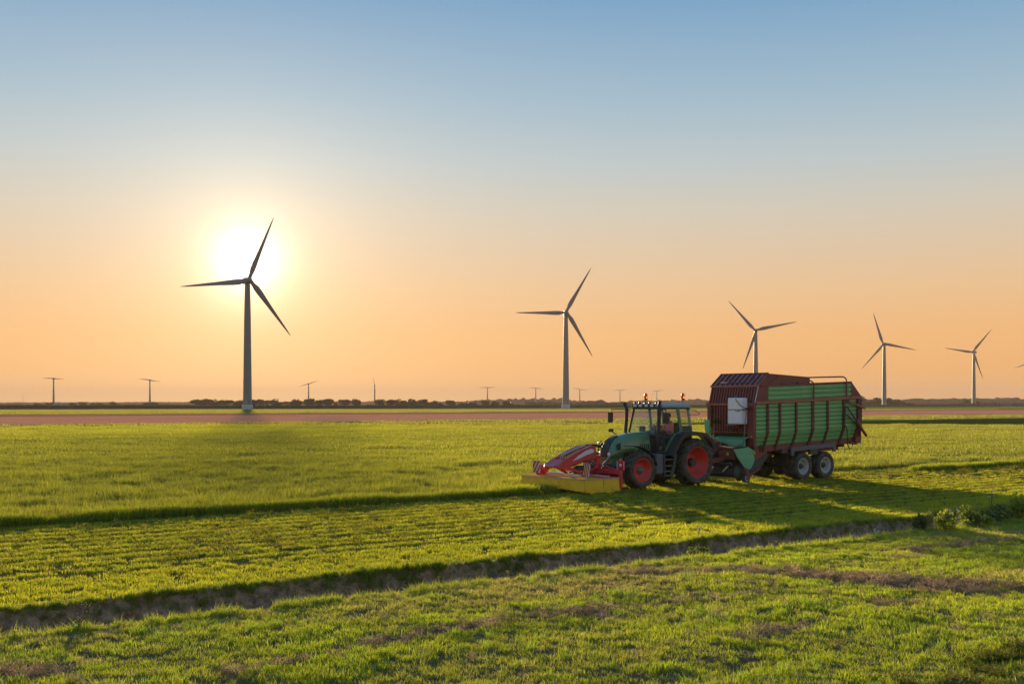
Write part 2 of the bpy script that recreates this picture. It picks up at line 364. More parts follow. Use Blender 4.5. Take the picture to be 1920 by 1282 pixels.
T_mead = [tuft('meadow_tuft', 70, .33, .34, .012, .55, M['meadow'], seed=100+i) for i in range(5)]
T_mfar = [tuft('meadow_patch', 200, 1.3, .33, .035, .5, M['meadow'], square=True, seed=120+i) for i in range(4)]
T_vfar = [tuft('field_patch', 240, 5., .30, .14, .5, M['meadow'], square=True, seed=140+i) for i in range(3)]

# dead / hay patches of the foreground: (x, y, half length along, half width, angle, strength)
def gpx(px, py): Y = F*CAMH/(py-757); return ((px-960)/F*Y, Y)
HAY = []
def hayrow(pts, w, s=1.):
    for (a, b), (c, d) in zip(pts[:-1], pts[1:]):
        A = Vector(gpx(a, b)); B = Vector(gpx(c, d)); HAY.append((A, B, w, s))
hayrow([(450, 1262), (560, 1240), (650, 1218), (800, 1190), (900, 1172), (1010, 1158), (1105, 1148)], .22)
hayrow([(1105, 1148), (1250, 1128), (1420, 1112)], .30, .55)
hayrow([(-20, 1262), (60, 1255), (130, 1262)], .42)
hayrow([(150, 1280), (300, 1272)], .2, .7)
hayrow([(180, 1168), (300, 1142), (400, 1128), (470, 1120), (620, 1103), (760, 1092), (860, 1086)], .13, .9)
hayrow([(980, 1078), (1120, 1062)], .10, .5)
hayrow([(1180, 1075), (1330, 1072), (1440, 1068)], .35, .8)
hayrow([(1455, 1075), (1560, 1082), (1640, 1088), (1730, 1096), (1850, 1100)], .75, 1.)
hayrow([(1380, 1098), (1440, 1096)], .25, .8); hayrow([(1640, 1132), (1700, 1128)], .3, .9)
hayrow([(1420, 1190), (1500, 1178), (1530, 1165)], .22, .9); hayrow([(1335, 1200), (1400, 1196)], .2, .6)
hayrow([(1700, 1032), (1800, 1022), (1925, 1010)], .3, .9); hayrow([(1690, 1045), (1760, 1040)], .2, .6)
hayrow([(690, 1170), (760, 1162)], .12, .6); hayrow([(1080, 1110), (1160, 1104)], .2, .5)
def hay_field(X, Y):
    m = np.zeros_like(X)
    for A, B, w, s in HAY:
        d = B-A; l2 = d.length_squared; t = np.clip(((X-A.x)*d.x+(Y-A.y)*d.y)/l2, 0, 1)
        q = np.hypot(X-A.x-d.x*t, Y-A.y-d.y*t)+(fnoise(X*1.7, Y*1.7)-.5)*w*1.8+(fnoise(X*5, Y*5)-.5)*w*1.0
        m = np.maximum(m, s*np.clip(1.4-q/(w*.9), 0, 1))
    return np.clip(m, 0, 1)
def gh(X, Y): u, v = fuv(X, Y); return ground_h(u, v)
# foreground turf
X, Y = frustum_pts(11.2, 34, 84); u, v = fuv(X, Y); k = (v < lip0(u)+.12) & (v > -12)
X, Y, u, v = X[k], Y[k], u[k], v[k]; hay = hay_field(X, Y); big = fnoise(X*.45+3, Y*.45); mid = fnoise(X*1.6, Y*1.6+9)
keep = rng.random(len(X)) > np.clip(hay*1.02+np.clip(.36-mid, 0, 1)*1.0, 0, .97); X, Y, u, v, hay, big, mid = [q[keep] for q in (X, Y, u, v, hay, big, mid)]
dry = np.clip((fnoise(u*.16+40, v*.55)-.47)*3.2, 0, 1)*.75; j = rng.random(len(X))
tint = 1.06*np.stack([.85+dry*.30+.35*(mid-.5)+.25*(j-.5), .88-.02*dry+.45*(mid-.5)+.2*(j-.5), .7+dry*2.4], 1)
s = (.62+.62*mid+.35*(big-.5))*rng.uniform(.75, 1.25, len(X)); s3 = np.stack([s*.5+.5, s*.5+.5, s], 1)
scatter('foreground_grass', np.stack([X, Y, gh(X, Y)], 1), s3, tint, T_near, 'short sunlit grass on the near side of the ditch', .15)
X, Y = frustum_pts(11.2, 32, 7); u, v = fuv(X, Y); g2 = fnoise(X*.9+50, Y*.9); k = (v < lip0(u)) & (g2 > .52) & (hay_field(X, Y) < .4)
X, Y, g2 = X[k], Y[k], g2[k]
scatter('tall_grass', np.stack([X, Y, gh(X, Y)], 1), rng.uniform(.5, 1.15, len(X)), np.stack([.75+0*X, .95+.3*(g2-.5), .7+0*X], 1), T_tall, 'taller tufts of grass in the foreground', .15)
# clippings and dead grass
X, Y = frustum_pts(11.2, 32, 120); u, v = fuv(X, Y); h = hay_field(X, Y); spots = np.clip((fnoise(X*1.1+80, Y*1.1)-.60)*7, 0, 1)*.35
k = (rng.random(len(X)) < h*(.35+.9*fnoise(X*4+7, Y*4))+.03+spots*.5) & (v < lip0(u)+.2); X, Y, h = X[k], Y[k], h[k]
z = gh(X, Y)+h*rng.random(len(X))*.045; j = rng.random((len(X), 1))
scatter('dry_clippings', np.stack([X, Y, z], 1), rng.uniform(.45, 1.1, len(X)), np.array([[1, .94, .85]])*(.35+1.15*j), T_dry, 'dead brown grass clippings lying in rows', .35)
A = Vector(gpx(1700, 1300)); B = Vector(gpx(1960, 1215)); q = rng.random(1500); w_ = rng.normal(0, .22, len(q)); X = A.x+(B.x-A.x)*q+w_; Y = A.y+(B.y-A.y)*q+rng.normal(0, .20, len(q)); k = fnoise(X*2.2, Y*2.2) > .52; X, Y = X[k], Y[k]
scatter('wilted_grass', np.stack([X, Y, gh(X, Y)-.01], 1), rng.uniform(.4, .8, len(X)), np.stack([.30+0*X, .36+0*X, .6+0*X], 1), T_cut, 'dark wilted grass lying in the lower right corner', .5)
# mown strip
X, Y = frustum_pts(15, 46, 40); X2, Y2 = frustum_pts(46, 100, 9, 1.03); X = np.r_[X, X2]; Y = np.r_[Y, Y2]; u, v = fuv(X, Y)
k = (v > lip1(u)+.04) & (v < 30.35); X, Y, u, v = X[k], Y[k], u[k], v[k]
wv = v+.25*(fnoise(u*.12, v*.3)-.5)
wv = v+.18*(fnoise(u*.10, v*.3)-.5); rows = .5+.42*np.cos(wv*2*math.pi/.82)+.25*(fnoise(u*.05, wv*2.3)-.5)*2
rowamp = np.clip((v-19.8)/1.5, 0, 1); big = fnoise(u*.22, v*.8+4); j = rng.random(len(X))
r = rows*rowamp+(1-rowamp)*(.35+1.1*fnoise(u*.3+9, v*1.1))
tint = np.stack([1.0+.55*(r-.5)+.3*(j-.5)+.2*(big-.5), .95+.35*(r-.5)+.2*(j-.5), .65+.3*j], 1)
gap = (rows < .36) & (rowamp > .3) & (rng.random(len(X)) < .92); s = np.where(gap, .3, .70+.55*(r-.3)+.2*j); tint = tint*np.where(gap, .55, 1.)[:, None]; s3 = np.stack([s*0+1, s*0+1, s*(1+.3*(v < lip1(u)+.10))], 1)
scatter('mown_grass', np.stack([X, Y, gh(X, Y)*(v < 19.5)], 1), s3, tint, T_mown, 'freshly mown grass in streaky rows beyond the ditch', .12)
X, Y = frustum_pts(20, 80, 12, 1.05); u, v = fuv(X, Y); wv = v+.25*(fnoise(u*.12, v*.3)-.5); rows = .5+.5*np.cos(wv*2*math.pi/1.64+2.6)
k = (v > 21) & (v < 30.2) & (rng.random(len(X)) < .12+.88*np.clip(rows*1.6-.75, 0, 1)); X, Y = X[k], Y[k]; j = rng.random((len(X), 1))
scatter('cut_grass_swaths', np.stack([X, Y, 0*X+.05], 1), rng.uniform(.6, 1.2, len(X)), np.array([[.95, .9, .8]])*(.5+.8*j), T_cut, 'loose cut grass lying in thin swaths', .3)
# overhanging grass on the far lip of the ditch and weeds on its floor
u = rng.uniform(-8, 58, 3000); v = lip1(u)+.03+rng.normal(0, .06, len(u)); XY = np.array([uv2xy(a, b) for a, b in zip(u, v)])
scatter('ditch_edge_grass', np.c_[XY, ground_h(u, v)+.0], rng.uniform(.4, 1.2, len(u))*np.clip(.3+1.6*fnoise(u*1.6, 2.2), .3, 1.5), np.stack([.65+.2*rng.random(len(u)), .8+0*u, .7+0*u], 1), T_tall, 'grass hanging over the far lip of the ditch', .5)
u = rng.uniform(-8, 58, 2600); v = lip0(u)+rng.normal(-.06, .10, len(u)); q = fnoise(u*1.3+3, v*.2); k = q > .42; u, v = u[k], v[k]; XY = np.array([uv2xy(a, b) for a, b in zip(u, v)])
scatter('near_lip_grass', np.c_[XY, ground_h(u, v)], rng.uniform(.5, 1.3, len(u)), np.stack([.9+0*u, .95+0*u, .9+0*u], 1), T_tall, 'ragged grass on the near lip of the ditch', .3)
u = rng.uniform(-8, 58, 800); v = lip0(u)+rng.uniform(-.15, 1.1, len(u)); q = fnoise(u*.5+7, v*.6); k = (q > .6) | (v < lip0(u)+.10); u, v = u[k], v[k]; XY = np.array([uv2xy(a, b) for a, b in zip(u, v)])
scatter('ditch_weeds', np.c_[XY, ground_h(u, v)], rng.uniform(.5, 1.2, len(u)), np.stack([.8+0*u, .8+0*u, .8+0*u], 1), T_tall, 'low weeds growing in the ditch', .3)
# uncut meadow
X, Y = frustum_pts(26, 62, 9.5); u, v = fuv(X, Y); k = (v > 30.3); X, Y, u, v = X[k], Y[k], u[k], v[k]
def mead_attr(u, v, X):
    a = fnoise(u*.10, v*.33, 5); b = fnoise(u*.75+5, v*1.9, 3); j = rng.random(len(X))
    s = .50+.6*a+1.25*(b-.5)+.2*j
    t = np.stack([.95+.4*(a-.5)+.9*(b-.5)+.4*(j-.5), .9+.3*(a-.5)+.7*(b-.5)+.3*(j-.5), .9+.3*j], 1); return s, t
def under_mower(u, v):        # the mower and tractor have already cut this far
    return (u > 24.3) & (v < 32.75)
s, t = mead_attr(u, v, X); s = s*np.where(under_mower(u, v), .22, 1.)
k = rng.random(len(X)) < np.where(v < 34, 1, .8)
scatter('meadow_grass', np.stack([X, Y, 0*X], 1)[k], np.stack([np.ones_like(s), np.ones_like(s), s], 1)[k], t[k], T_mead, 'uncut meadow grass standing knee high', .10)
u = rng.uniform(5, 75, 7000); v = 30.30+(fnoise(u*.7, 1.1)-.5)*.35+np.abs(rng.normal(0, .4, len(u))); k = ~((u > 24.3) & (u < 75) & (v < 32.75)) | (rng.random(len(u)) < .0); k |= (u > 46); u, v = u[k], v[k]; v = np.where(u > 46, v+.0, v); XY = np.array([uv2xy(a, b) for a, b in zip(u, v)]); j = rng.random(len(u))
scatter('meadow_edge_grass', np.c_[XY, 0*u], rng.uniform(.5, 1.1, len(u))*(.6+.7*fnoise(u*1.1, 8.8)), np.stack([1.0+.4*j, 1.0+.3*j, .8+0*j], 1), T_mead, 'tall grass standing along the edge of the uncut meadow', .12)
X, Y = frustum_pts(56, 158, 1.15, 1.04); u, v = fuv(X, Y); k = (v > 33) & ((v < 127.6) | (v > 129.6)) & (v < 150); X, Y, u, v = X[k], Y[k], u[k], v[k]; s, t = mead_attr(u*.5, v*.5, X)
t[:, 0] *= np.where(v > 112, 1.12, 1); t[:, 1] *= np.where(v > 112, 1.12, 1)
scatter('far_meadow_grass', np.stack([X, Y, 0*X], 1), np.stack([np.ones_like(s), np.ones_like(s), s*.9], 1), t, T_mfar, 'uncut meadow grass farther from the tractor', .03)
X, Y = frustum_pts(120, 640, .022, 1.04, 8); u, v = fuv(X, Y); k = ((v > 133) & (v < 176)) | ((v > 350) & (v < 636)); X, Y, u, v = X[k], Y[k], u[k], v[k]
j = rng.random((len(X), 1))
scatter('distant_field_grass', np.stack([X, Y, 0*X], 1), np.stack([1+0*X, 1+0*X, .55+.3*rng.random(len(X))], 1), np.array([[.98, .84, 1.8]])*(.85+.3*j), T_vfar, 'low green crop on the distant fields', .0)

# ------------------------------------------------------------------ maize strip and far woods
def crop_strip(name, u0, u1, v0, v1, h, mat, nu, nv, label=None, rough=.35):
    us = np.linspace(u0, u1, nu); vs = np.linspace(v0, v1, nv)
    def hf(U, V):
        e = np.minimum(np.clip((V-v0)/(v1-v0)*8, 0, 1), np.clip((v1-V)/(v1-v0)*8, 0, 1)); e = np.minimum(e, np.clip(np.minimum(U-u0, u1-U)/10, 0, 1))
        return h*(e > .05)*(1-rough/2+rough*fnoise(U*.15, V*.2, 3))+rough*h*(rng.random(U.shape)-.5)*(e > .05)
    o = sheet(name, us, vs, hf, mat, 'stuff')
    if label: o['label'] = label
    return o
crop_strip('maize_crop', -900, 1150, 668, 790, 1.9, M['crop'], 900, 12, 'dark strip of tall crop in front of the trees')
def far_wood(name, pts, depth, seed, label):
    """treeline: a band of clumped canopy following (pixel x, distance, top height) stations"""
    g = np.random.default_rng(seed); pts = [(at(px, Y), h) for px, Y, h in pts]; V = []; Fc = []; rings = []
    for i in range(len(pts)-1):
        (x0, y0), h0 = pts[i]; (x1, y1), h1 = pts[i+1]; L = math.hypot(x1-x0, y1-y0); n = max(2, int(L/6))
        for k in range(n):
            t = k/n; x = x0+(x1-x0)*t; y = y0+(y1-y0)*t; h = (h0+(h1-h0)*t)*(.78+.34*g.random()); rings.append((x, y, h))
    prof = [(0, 0), (-.02, .55), (.02, .86), (.2, 1.), (.5, .96), (.8, 1.), (1., .5), (1., 0)]
    for x, y, h in rings:
        for a, b in prof: V.append((x+g.normal(0, 1.2), y+a*depth+g.normal(0, 2), h*b*(1 if b == 0 else g.uniform(.88, 1.1))))
    m = len(prof)
    for i in range(len(rings)-1):
        for j in range(m-1): Fc.append((i*m+j, (i+1)*m+j, (i+1)*m+j+1, i*m+j+1))
    me = bpy.data.meshes.new(name); me.from_pydata(V, [], Fc); me.materials.append(M['wood_far']); me.update()
    o = structure(name, me, kind='stuff'); o['label'] = label; return o
far_wood('distant_woodland', [(-400, 3600, 7), (0, 3600, 8), (250, 3600, 9), (420, 3600, 9), (700, 3500, 11), (800, 3200, 9), (858, 2900, 10), (930, 2800, 15), (1000, 2800, 18), (1050, 2800, 17), (1092, 2800, 10), (1140, 2800, 7), (1200, 2700, 11), (1300, 2600, 13), (1450, 2500, 15), (1600, 2400, 13), (1700, 2300, 13.5), (1770, 2300, 14.5), (1850, 2300, 14), (1960, 2300, 14.5), (2300, 2300, 14)], 90, 3, 'hazy woods along the far horizon')
far_wood('distant_hedge', [(985, 1700, 6.5), (1040, 1700, 7), (1045, 1700, 5), (1092, 1700, 4.5), (1096, 1650, 8), (1130, 1650, 8.5), (1142, 1650, 5), (1190, 1700, 6)], 25, 4, 'low grey hedge behind the tall crop')
far_wood('distant_hedge', [(1330, 1300, 5), (1610, 1250, 5), (1625, 1250, 6), (1688, 1250, 6), (1700, 1250, 4.5), (1730, 1250, 2.6), (1780, 1300, 3), (1830, 1350, 4), (1900, 1400, 4), (2100, 1400, 5)], 20, 6, 'low hedge at the foot of the right turbines')
far_wood('distant_hedge', [(-150, 1500, 2.2), (0, 1500, 2.8), (120, 1500, 2.4), (300, 1500, 2.8), (360, 1500, 2.2)], 20, 8, 'low dark hedge on the left horizon')
# farm shed on the left horizon
Y = 1450; x0, _ = at(104, Y); x1, _ = at(146, Y); t = thing('farm_shed', 'long pale farm shed with shallow roof on the left horizon', 'shed', ((x0+x1)/2, Y, 0))
w = (x1-x0)/2; mb = MB(); mb.box(-w, w, -6, 6, 0, 3.0); part('wall', mb, material('shed_wall', (.35, .32, .28), .8, scale=.3), t)
mb = MB(); mb.prism([(-6.6, 3.0), (6.6, 3.0), (0, 5.2)], -w-.5, w+.5, 'x'); part('roof', mb, material('shed_roof', (.42, .40, .37), .6, scale=.3), t)
for i in (-.55, 0, .55): mb = MB(); mb.box(w*i-1.6, w*i+1.6, -6.08, -6.0, 0, 2.6); part('door', mb, material('shed_door', (.16, .15, .14), .6), t)

# ------------------------------------------------------------------ trees
def leaf_cloud(blobs, n, size, seed):
    """leaf clumps on and inside uneven lobes: (x,y,z,rx,rz)"""
    g = random.Random(seed); vs = []; fs = []; sh = []
    tot = sum(b[3]*b[3] for b in blobs)
    for (x, y, z, rx, rz) in blobs:
        for _ in range(int(n*rx*rx/tot)):
            d = Vector((g.gauss(0, 1), g.gauss(0, 1), g.gauss(0, 1))).normalized(); q = g.uniform(.55, 1.03)*(1+.10*math.sin(d.x*5+seed)+.08*math.sin(d.z*7+d.y*4))
            c = Vector((x+d.x*rx*q, y+d.y*rx*q, max(.05, z+d.z*rz*q)))
            a = Vector((g.gauss(0, 1), g.gauss(0, 1), g.gauss(0, 1))).normalized(); b = a.orthogonal().normalized(); cc = a.cross(b); s = size*g.uniform(.5, 1.3)
            o = len(vs); vs += [c-b*s-cc*s*.5, c+b*s*.3-cc*s*.7, c+b*s+cc*s*.4, c-b*s*.2+cc*s*.8]; fs.append((o, o+1, o+2, o+3)); sh += [g.random()]*4
    return vs, fs, sh
def leaf_mesh(name, blobs, n, size, seed, mat):
    vs, fs, sh = leaf_cloud(blobs, n, size, seed); me = bpy.data.meshes.new(name); me.from_pydata([tuple(p) for p in vs], [], fs); me.materials.append(mat)
    a = me.attributes.new('shade', 'FLOAT', 'POINT'); a.data.foreach_set('value', sh); me.update(); return me
TREE = []
for i in range(6):
    g = random.Random(i*7+1); bl = [(0, 0, .56, .38, .40)]
    for k in range(7): a = g.random()*6.28; q = g.uniform(.12, .34); bl.append((math.cos(a)*q, math.sin(a)*q, g.uniform(.3, .75), g.uniform(.16, .26), g.uniform(.15, .24)))
    crown = leaf_mesh('crown', bl, 1100, .055, i, M['leafd'])
    mb = MB(); mb.tube([(0, 0, -.02), (.01, 0, .2), (0, .01, .45), (.02, 0, .62)], [.035, .027, .02, .008], 7)
    for k in range(4): a = k*1.6+g.random(); mb.tube([(0, 0, .25+.06*k), (math.cos(a)*.15, math.sin(a)*.15, .42+.07*k), (math.cos(a)*.27, math.sin(a)*.27, .52+.07*k)], [.014, .009, .004], 5)
    trunk = mb.mesh('trunk', M['bark']); TREE.append((crown, trunk))
def tree(px, Y, wpx, htop_py, label, kind=0, cat='tree', name='tree'):
    """wpx crown width and htop_py its top as the photo shows them, turned into metres at distance Y"""
    x, _ = at(px, Y); h = CAMH+(757-htop_py)/F*Y; w = wpx/F*Y
    t = thing(name, label, cat, (x, Y, 0), random.random()*6.28, 'trees along the horizon' if cat == 'tree' else 'bushes along the horizon')
    cr, tr = TREE[kind % 6]
    for nm, me in (('crown', cr), ('trunk', tr)):
        o = bpy.data.objects.new(nm, me); COL.objects.link(o); o.parent = t; o.scale = (w/.80*random.uniform(.9, 1.1), w/.80, h/.97) if nm == 'crown' else (h*.9, h*.9, h*.9)
    return t
L_ = [  # px, distance, width px, top py, label
 (71, 1400, 15, 756, 'small dark bush left of the leftmost thin turbine', 'b'), (84, 1420, 9, 757.5, 'tiny bush between two bushes left of the leftmost thin turbine', 'b'),
 (95, 1400, 14, 753.5, 'dark bushy tree at the foot of the leftmost thin turbine', 't'), (136, 1380, 13, 754, 'low bush against the right end of the farm shed', 'b'),
 (154, 1390, 14, 753, 'round tree just right of the farm shed', 't'), (174, 1400, 7, 754.5, 'thin small tree second to the right of the farm shed', 't'),
 (187, 1400, 14, 755, 'low wide bush third to the right of the farm shed', 'b'), (211, 1390, 15, 752.5, 'round dark tree standing alone midway between the shed and the second thin turbine', 't'),
 (252, 1420, 9, 757, 'tiny bush left of the second thin turbine', 'b'), (275, 1400, 16, 754, 'left half of the bush pair at the foot of the second thin turbine', 'b'), (290, 1390, 16, 753, 'right half of the bush pair at the foot of the second thin turbine', 'b'),
 (368, 1150, 26, 748.5, 'leftmost tree of the dark clump left of the big turbine', 't'), (386, 1140, 24, 747, 'second tree of the dark clump left of the big turbine', 't'), (402, 1150, 22, 748.5, 'third tree of the dark clump left of the big turbine', 't'),
 (424, 1140, 27, 748.5, 'dark tree between the left clump and the big turbine', 't'), (450, 1150, 23, 749.5, 'dark tree right behind the left edge of the big turbine tower', 't'), (474, 1140, 18, 748.5, 'dark tree touching the right edge of the big turbine tower', 't'),
 (488, 1150, 20, 748, 'second dark tree right of the big turbine tower', 't'), (500, 1260, 12, 749.5, 'pale tree peeking between two dark trees right of the big turbine', 't'),
 (515, 1130, 23, 747.8, 'broad round dark tree third to the right of the big turbine', 't'), (540, 1500, 18, 751.5, 'hazy pale tree in the gap left of the tilted thin turbine', 't'),
 (556, 1120, 22, 747.8, 'dark tree just left of the tilted thin turbine', 't'), (579, 1120, 24, 746.3, 'tall dark tree at the foot of the tilted thin turbine', 't'), (597, 1130, 17, 749, 'smaller dark tree right of the tilted thin turbine', 't'),
 (614, 1120, 21, 746.8, 'round dark tree second to the right of the tilted thin turbine', 't'), (630, 1140, 10, 753.5, 'low bush between two round dark trees', 'b'),
 (645, 1120, 22, 747.5, 'round dark tree left of the gap with the isolated round tree', 't'), (666, 1120, 20, 747, 'isolated round dark tree left of the upright thin turbine', 't'),
 (694, 1150, 14, 758, 'low scrub left of the foot of the upright thin turbine', 'b'), (710, 1120, 20, 748, 'dark tree right beside the upright thin turbine', 't'),
 (733, 1120, 20, 748.2, 'left tree of the wide clump right of the upright thin turbine', 't'), (747, 1125, 20, 747.8, 'middle tree of the wide clump right of the upright thin turbine', 't'), (758, 1120, 13, 749.5, 'right tree of the wide clump right of the upright thin turbine', 't'),
 (772, 1120, 21, 747, 'tall dark tree starting the second wide clump', 't'), (792, 1120, 22, 747.8, 'broad dark tree ending the second wide clump', 't'), (806, 1130, 11, 754, 'low bush right of the second wide clump', 'b'),
 (815, 1160, 12, 750.5, 'small round tree between two clumps left of the lone round tree', 't'), (826, 1140, 14, 755, 'low bush left of the lone round tree', 'b'), (844, 1120, 20, 749.3, 'lone round dark tree in the middle of the horizon', 't'),
 (868, 1150, 18, 755, 'low bush first right of the lone round tree', 'b'), (885, 1160, 22, 754, 'low wide bush second right of the lone round tree', 'b'), (911, 1120, 16, 750.3, 'dark tree at the foot of the fifth thin turbine', 't'),
 (928, 1130, 17, 752, 'small dark tree right of the fifth thin turbine', 't'), (951, 1120, 19, 750.5, 'round dark tree left of the long grey hedge', 't'), (970, 1140, 10, 757, 'tiny bush left of the long grey hedge', 'b'),
 (1618, 1300, 12, 742.5, 'tall pale tree partly hidden behind the tail of the wagon', 't'), (1634, 1280, 14, 750, 'low tree right of the tall tree behind the wagon', 't'), (1646, 1260, 16, 744.5, 'round tree left of the fourth big turbine', 't'),
 (1666, 1260, 13, 745, 'tree just right of the fourth big turbine', 't'), (1676, 1250, 13, 750, 'low tree between two taller trees right of the fourth big turbine', 't'), (1684, 1260, 9, 747, 'narrow tree ending the row right of the fourth big turbine', 't'),
 (1810, 1500, 26, 748.3, 'rounded grey tree left of the fifth big turbine', 't'), (1826, 1520, 20, 751, 'grey tree behind the fifth big turbine', 't'), (1912, 1500, 26, 755, 'low grey tree at the right edge of the picture', 't')]
for i, (px, Y, w, tp, lab, k) in enumerate(L_): tree(px, Y, w, tp, lab, i, 'tree' if k == 't' else 'bush', 'tree' if k == 't' else 'bush')

# ------------------------------------------------------------------ wind turbines
def rotor_blade(Rr):
    """one blade along +z from the hub, chord in x, thickness in y"""
    secs = []
    for t, c, th in ((.02, .055, .055), (.08, .055, .05), (.16, .085, .035), (.25, .082, .024), (.45, .058, .015), (.7, .038, .009), (.9, .022, .005), (1., .006, .002)):
        z = t*Rr; ch = c*Rr; tk = th*Rr; x0 = -.35*ch; secs.append([(x0+ch*(.5-.5*math.cos(a)), tk*.5*math.sin(a)*(1 if t < .1 else 1-.5*(.5-.5*math.cos(a))), z) for a in np.linspace(0, 2*math.pi, 9)[:-1]])
    return secs
def big_turbine(px, hub_py, Y, phase, label, yaw=22., RR=35.):
    x, _ = at(px, Y); H = CAMH+(757-hub_py)/F*Y
    t = thing('wind_turbine', label, 'wind turbine', (x, Y, 0), 0, 'big wind turbines in a row')
    mb = MB(); mb.lathe([(2.35, 2.6), (2.25, 6), (2.05, H*.35), (1.75, H*.7), (1.35, H-1.4)], ax='z', n=28); part('tower', mb, M['turbine'], t)
    mb = MB(); mb.lathe([(0, 2.75), (2.75, 2.75), (2.85, 2.6), (2.85, 0)], ax='z', n=28); part('foundation', mb, M['base'], t)
    mb = MB(); mb.box(-.5, .5, -2.75, -2.3, 2.75, 5.0); part('door', mb, material('turbine_door', (.3, .32, .33), .6), t)
    Mz = Matrix.Translation((0, 0, H)) @ Matrix.Rotation(R(180+yaw), 4, 'Z')          # hub faces the camera side: local +y is forward
    mb = MB(); sec = []
    for yy, w, hh in ((-5.6, 1.0, 1.1), (-5.0, 1.35, 1.45), (0, 1.45, 1.55), (1.6, 1.3, 1.4), (2.0, 1.1, 1.15)):
        sec.append([(w*sx, yy, hh*sz) for sx, sz in ((-1, -.7), (-.8, -1), (.8, -1), (1, -.7), (1, .7), (.8, 1), (-.8, 1), (-1, .7))])
    mb.loft([[Mz @ Vector(p) for p in s_] for s_ in sec], False); part('nacelle', mb, M['turbine'], t)
    mb = MB(); mb.lathe([(1.45, 2.0), (1.5, 2.8), (1.35, 3.8), (.9, 4.6), (0, 5.0)], ax='y', n=18); mb.v = [Mz @ v for v in mb.v]; part('hub', mb, M['turbine'], t)
    secs = rotor_blade(RR)
    for k in range(3):
        a = R(phase+120*k); th = math.pi/2-a        # a: seen from the camera, counter-clockwise from right
        Mb = Mz @ Matrix.Translation((0, 2.9, 0)) @ Matrix.Rotation(-th, 4, 'Y') @ Matrix.Rotation(R(14), 4, 'Z')
        mb = MB(); mb.loft([[Mb @ Vector(p) for p in s_] for s_ in secs]); part('blade', mb, M['blade'], t)
    return t
big_turbine(464, 526, 592, 68.5, 'largest wind turbine, standing against the low sun on the left', 32, 36.6)
big_turbine(1061, 586, 770, 60.7, 'wind turbine standing alone above the field left of the tractor', 4)
big_turbine(1417, 620, 965, 11.5, 'wind turbine rising behind the dark hood of the forage wagon', -12)
big_turbine(1658, 645, 1181, 107.7, 'wind turbine just right of the forage wagon tail', -38)
big_turbine(1826, 660, 1364, 50, 'wind turbine with one blade almost straight down, farthest right in full', -44)
big_turbine(1951, 673, 1575, 80, 'wind turbine of which only one blade tip shows at the right edge', -30)
def thin_turbine(px, hub_py, span, a, label, vert=False):
    Y = 33.5*2100/(757-hub_py); x, _ = at(px, Y); H = CAMH+(757-hub_py)/F*Y; RR = span/2/F*Y
    t = thing('two_bladed_turbine', label, 'wind turbine', (x, Y, 0), 0, 'thin two-bladed turbines on the horizon')
    mb = MB(); mb.lathe([(1.75, 0), (1.3, H*.3), (.95, H*.7), (.8, H-.8)], ax='z', n=12); part('tower', mb, M['turbine'], t)
    mb = MB(); mb.box(-.9, .9, -2.2, 3.2, H-1., H+.9, b=.25); part('nacelle', mb, M['turbine'], t)
    mb = MB(); mb.lathe([(1.0, -2.2), (.9, -2.9), (0, -3.3)], (0, 0, H), 'y', 12); part('hub', mb, M['turbine'], t)
    secs = rotor_blade(RR)
    for k in range(2):
        th = math.pi/2-R(a+180*k); Mb = Matrix.Translation((0, -2.7, H)) @ Matrix.Rotation(th, 4, 'Y') @ Matrix.Rotation(R(55 if vert else 20), 4, 'Z')
        mb = MB(); mb.loft([[Mb @ Vector(p) for p in s_] for s_ in secs]); part('blade', mb, M['blade'], t)
    return t
thin_turbine(100.5, 709.5, 42, -2, 'leftmost two-bladed turbine, by the farm shed')
thin_turbine(281, 712.5, 43, -8, 'two-bladed turbine second from the left, above a bush pair')
thin_turbine(578.5, 719.5, 37, 18, 'two-bladed turbine with rotor tilted up to the right')
thin_turbine(702.5, 722, 34, 99, 'two-bladed turbine with rotor standing upright', True)
thin_turbine(914, 726.3, 31, 2, 'two-bladed turbine with level rotor, left of the lone big turbine')
thin_turbine(1004.5, 727.5, 29, -4, 'two-bladed turbine nearest left of the lone big turbine')
thin_turbine(1087, 729.5, 28, -9, 'two-bladed turbine nearest right of the lone big turbine')
thin_turbine(1162.5, 731.3, 25, 1, 'two-bladed turbine just left of the tractor roof')
thin_turbine(1231.5, 732.5, 24, 5, 'two-bladed turbine directly above the tractor roof')
x, _ = at(43, 3000); t = thing('radio_mast', 'very thin faint mast at the far left on the horizon', 'mast', (x, 3000, 0)); mb = MB(); mb.tube([(0, 0, 0), (0, 0, 30)], [.6, .2], 6); part('pole', mb, M['turbine'], t)
# ------------------------------------------------------------------ vehicles: one shared frame, x forward, y to the tractor's left (towards the camera), z up
VO = Vector((6.229, 43.038, 0)); VROT = math.atan2(-.5946, -.804)
def vthing(name, label, cat, off=(0, 0, 0), group=None):
    off = Vector(off); w = VO+Matrix.Rotation(VROT, 3, 'Z') @ off
    t = thing(name, label, cat, w, VROT, group); ABS[t.name] = off; return t
M['tgreen'] = material('tractor_green', (.115, .275, .115), .32, var=.10, scale=3, dirt=(.16, .15, .09), dirt_amt=.4, dscale=2.2, coat=.5)
M['tgreen2']= material('tractor_green_panel', (.11, .30, .12), .42, var=.10, scale=3, dirt=(.15, .13, .08), dirt_amt=.3)
M['roofg']  = material('roof_sky_tint', (.36, .42, .41), .35, var=.08, scale=3, coat=.2)  # sky reflection put into the roof's grey-blue colour
M['black']  = material('black_plastic', (.032, .032, .03), .5, var=.3, scale=8, dirt=(.08, .07, .05), dirt_amt=.3)
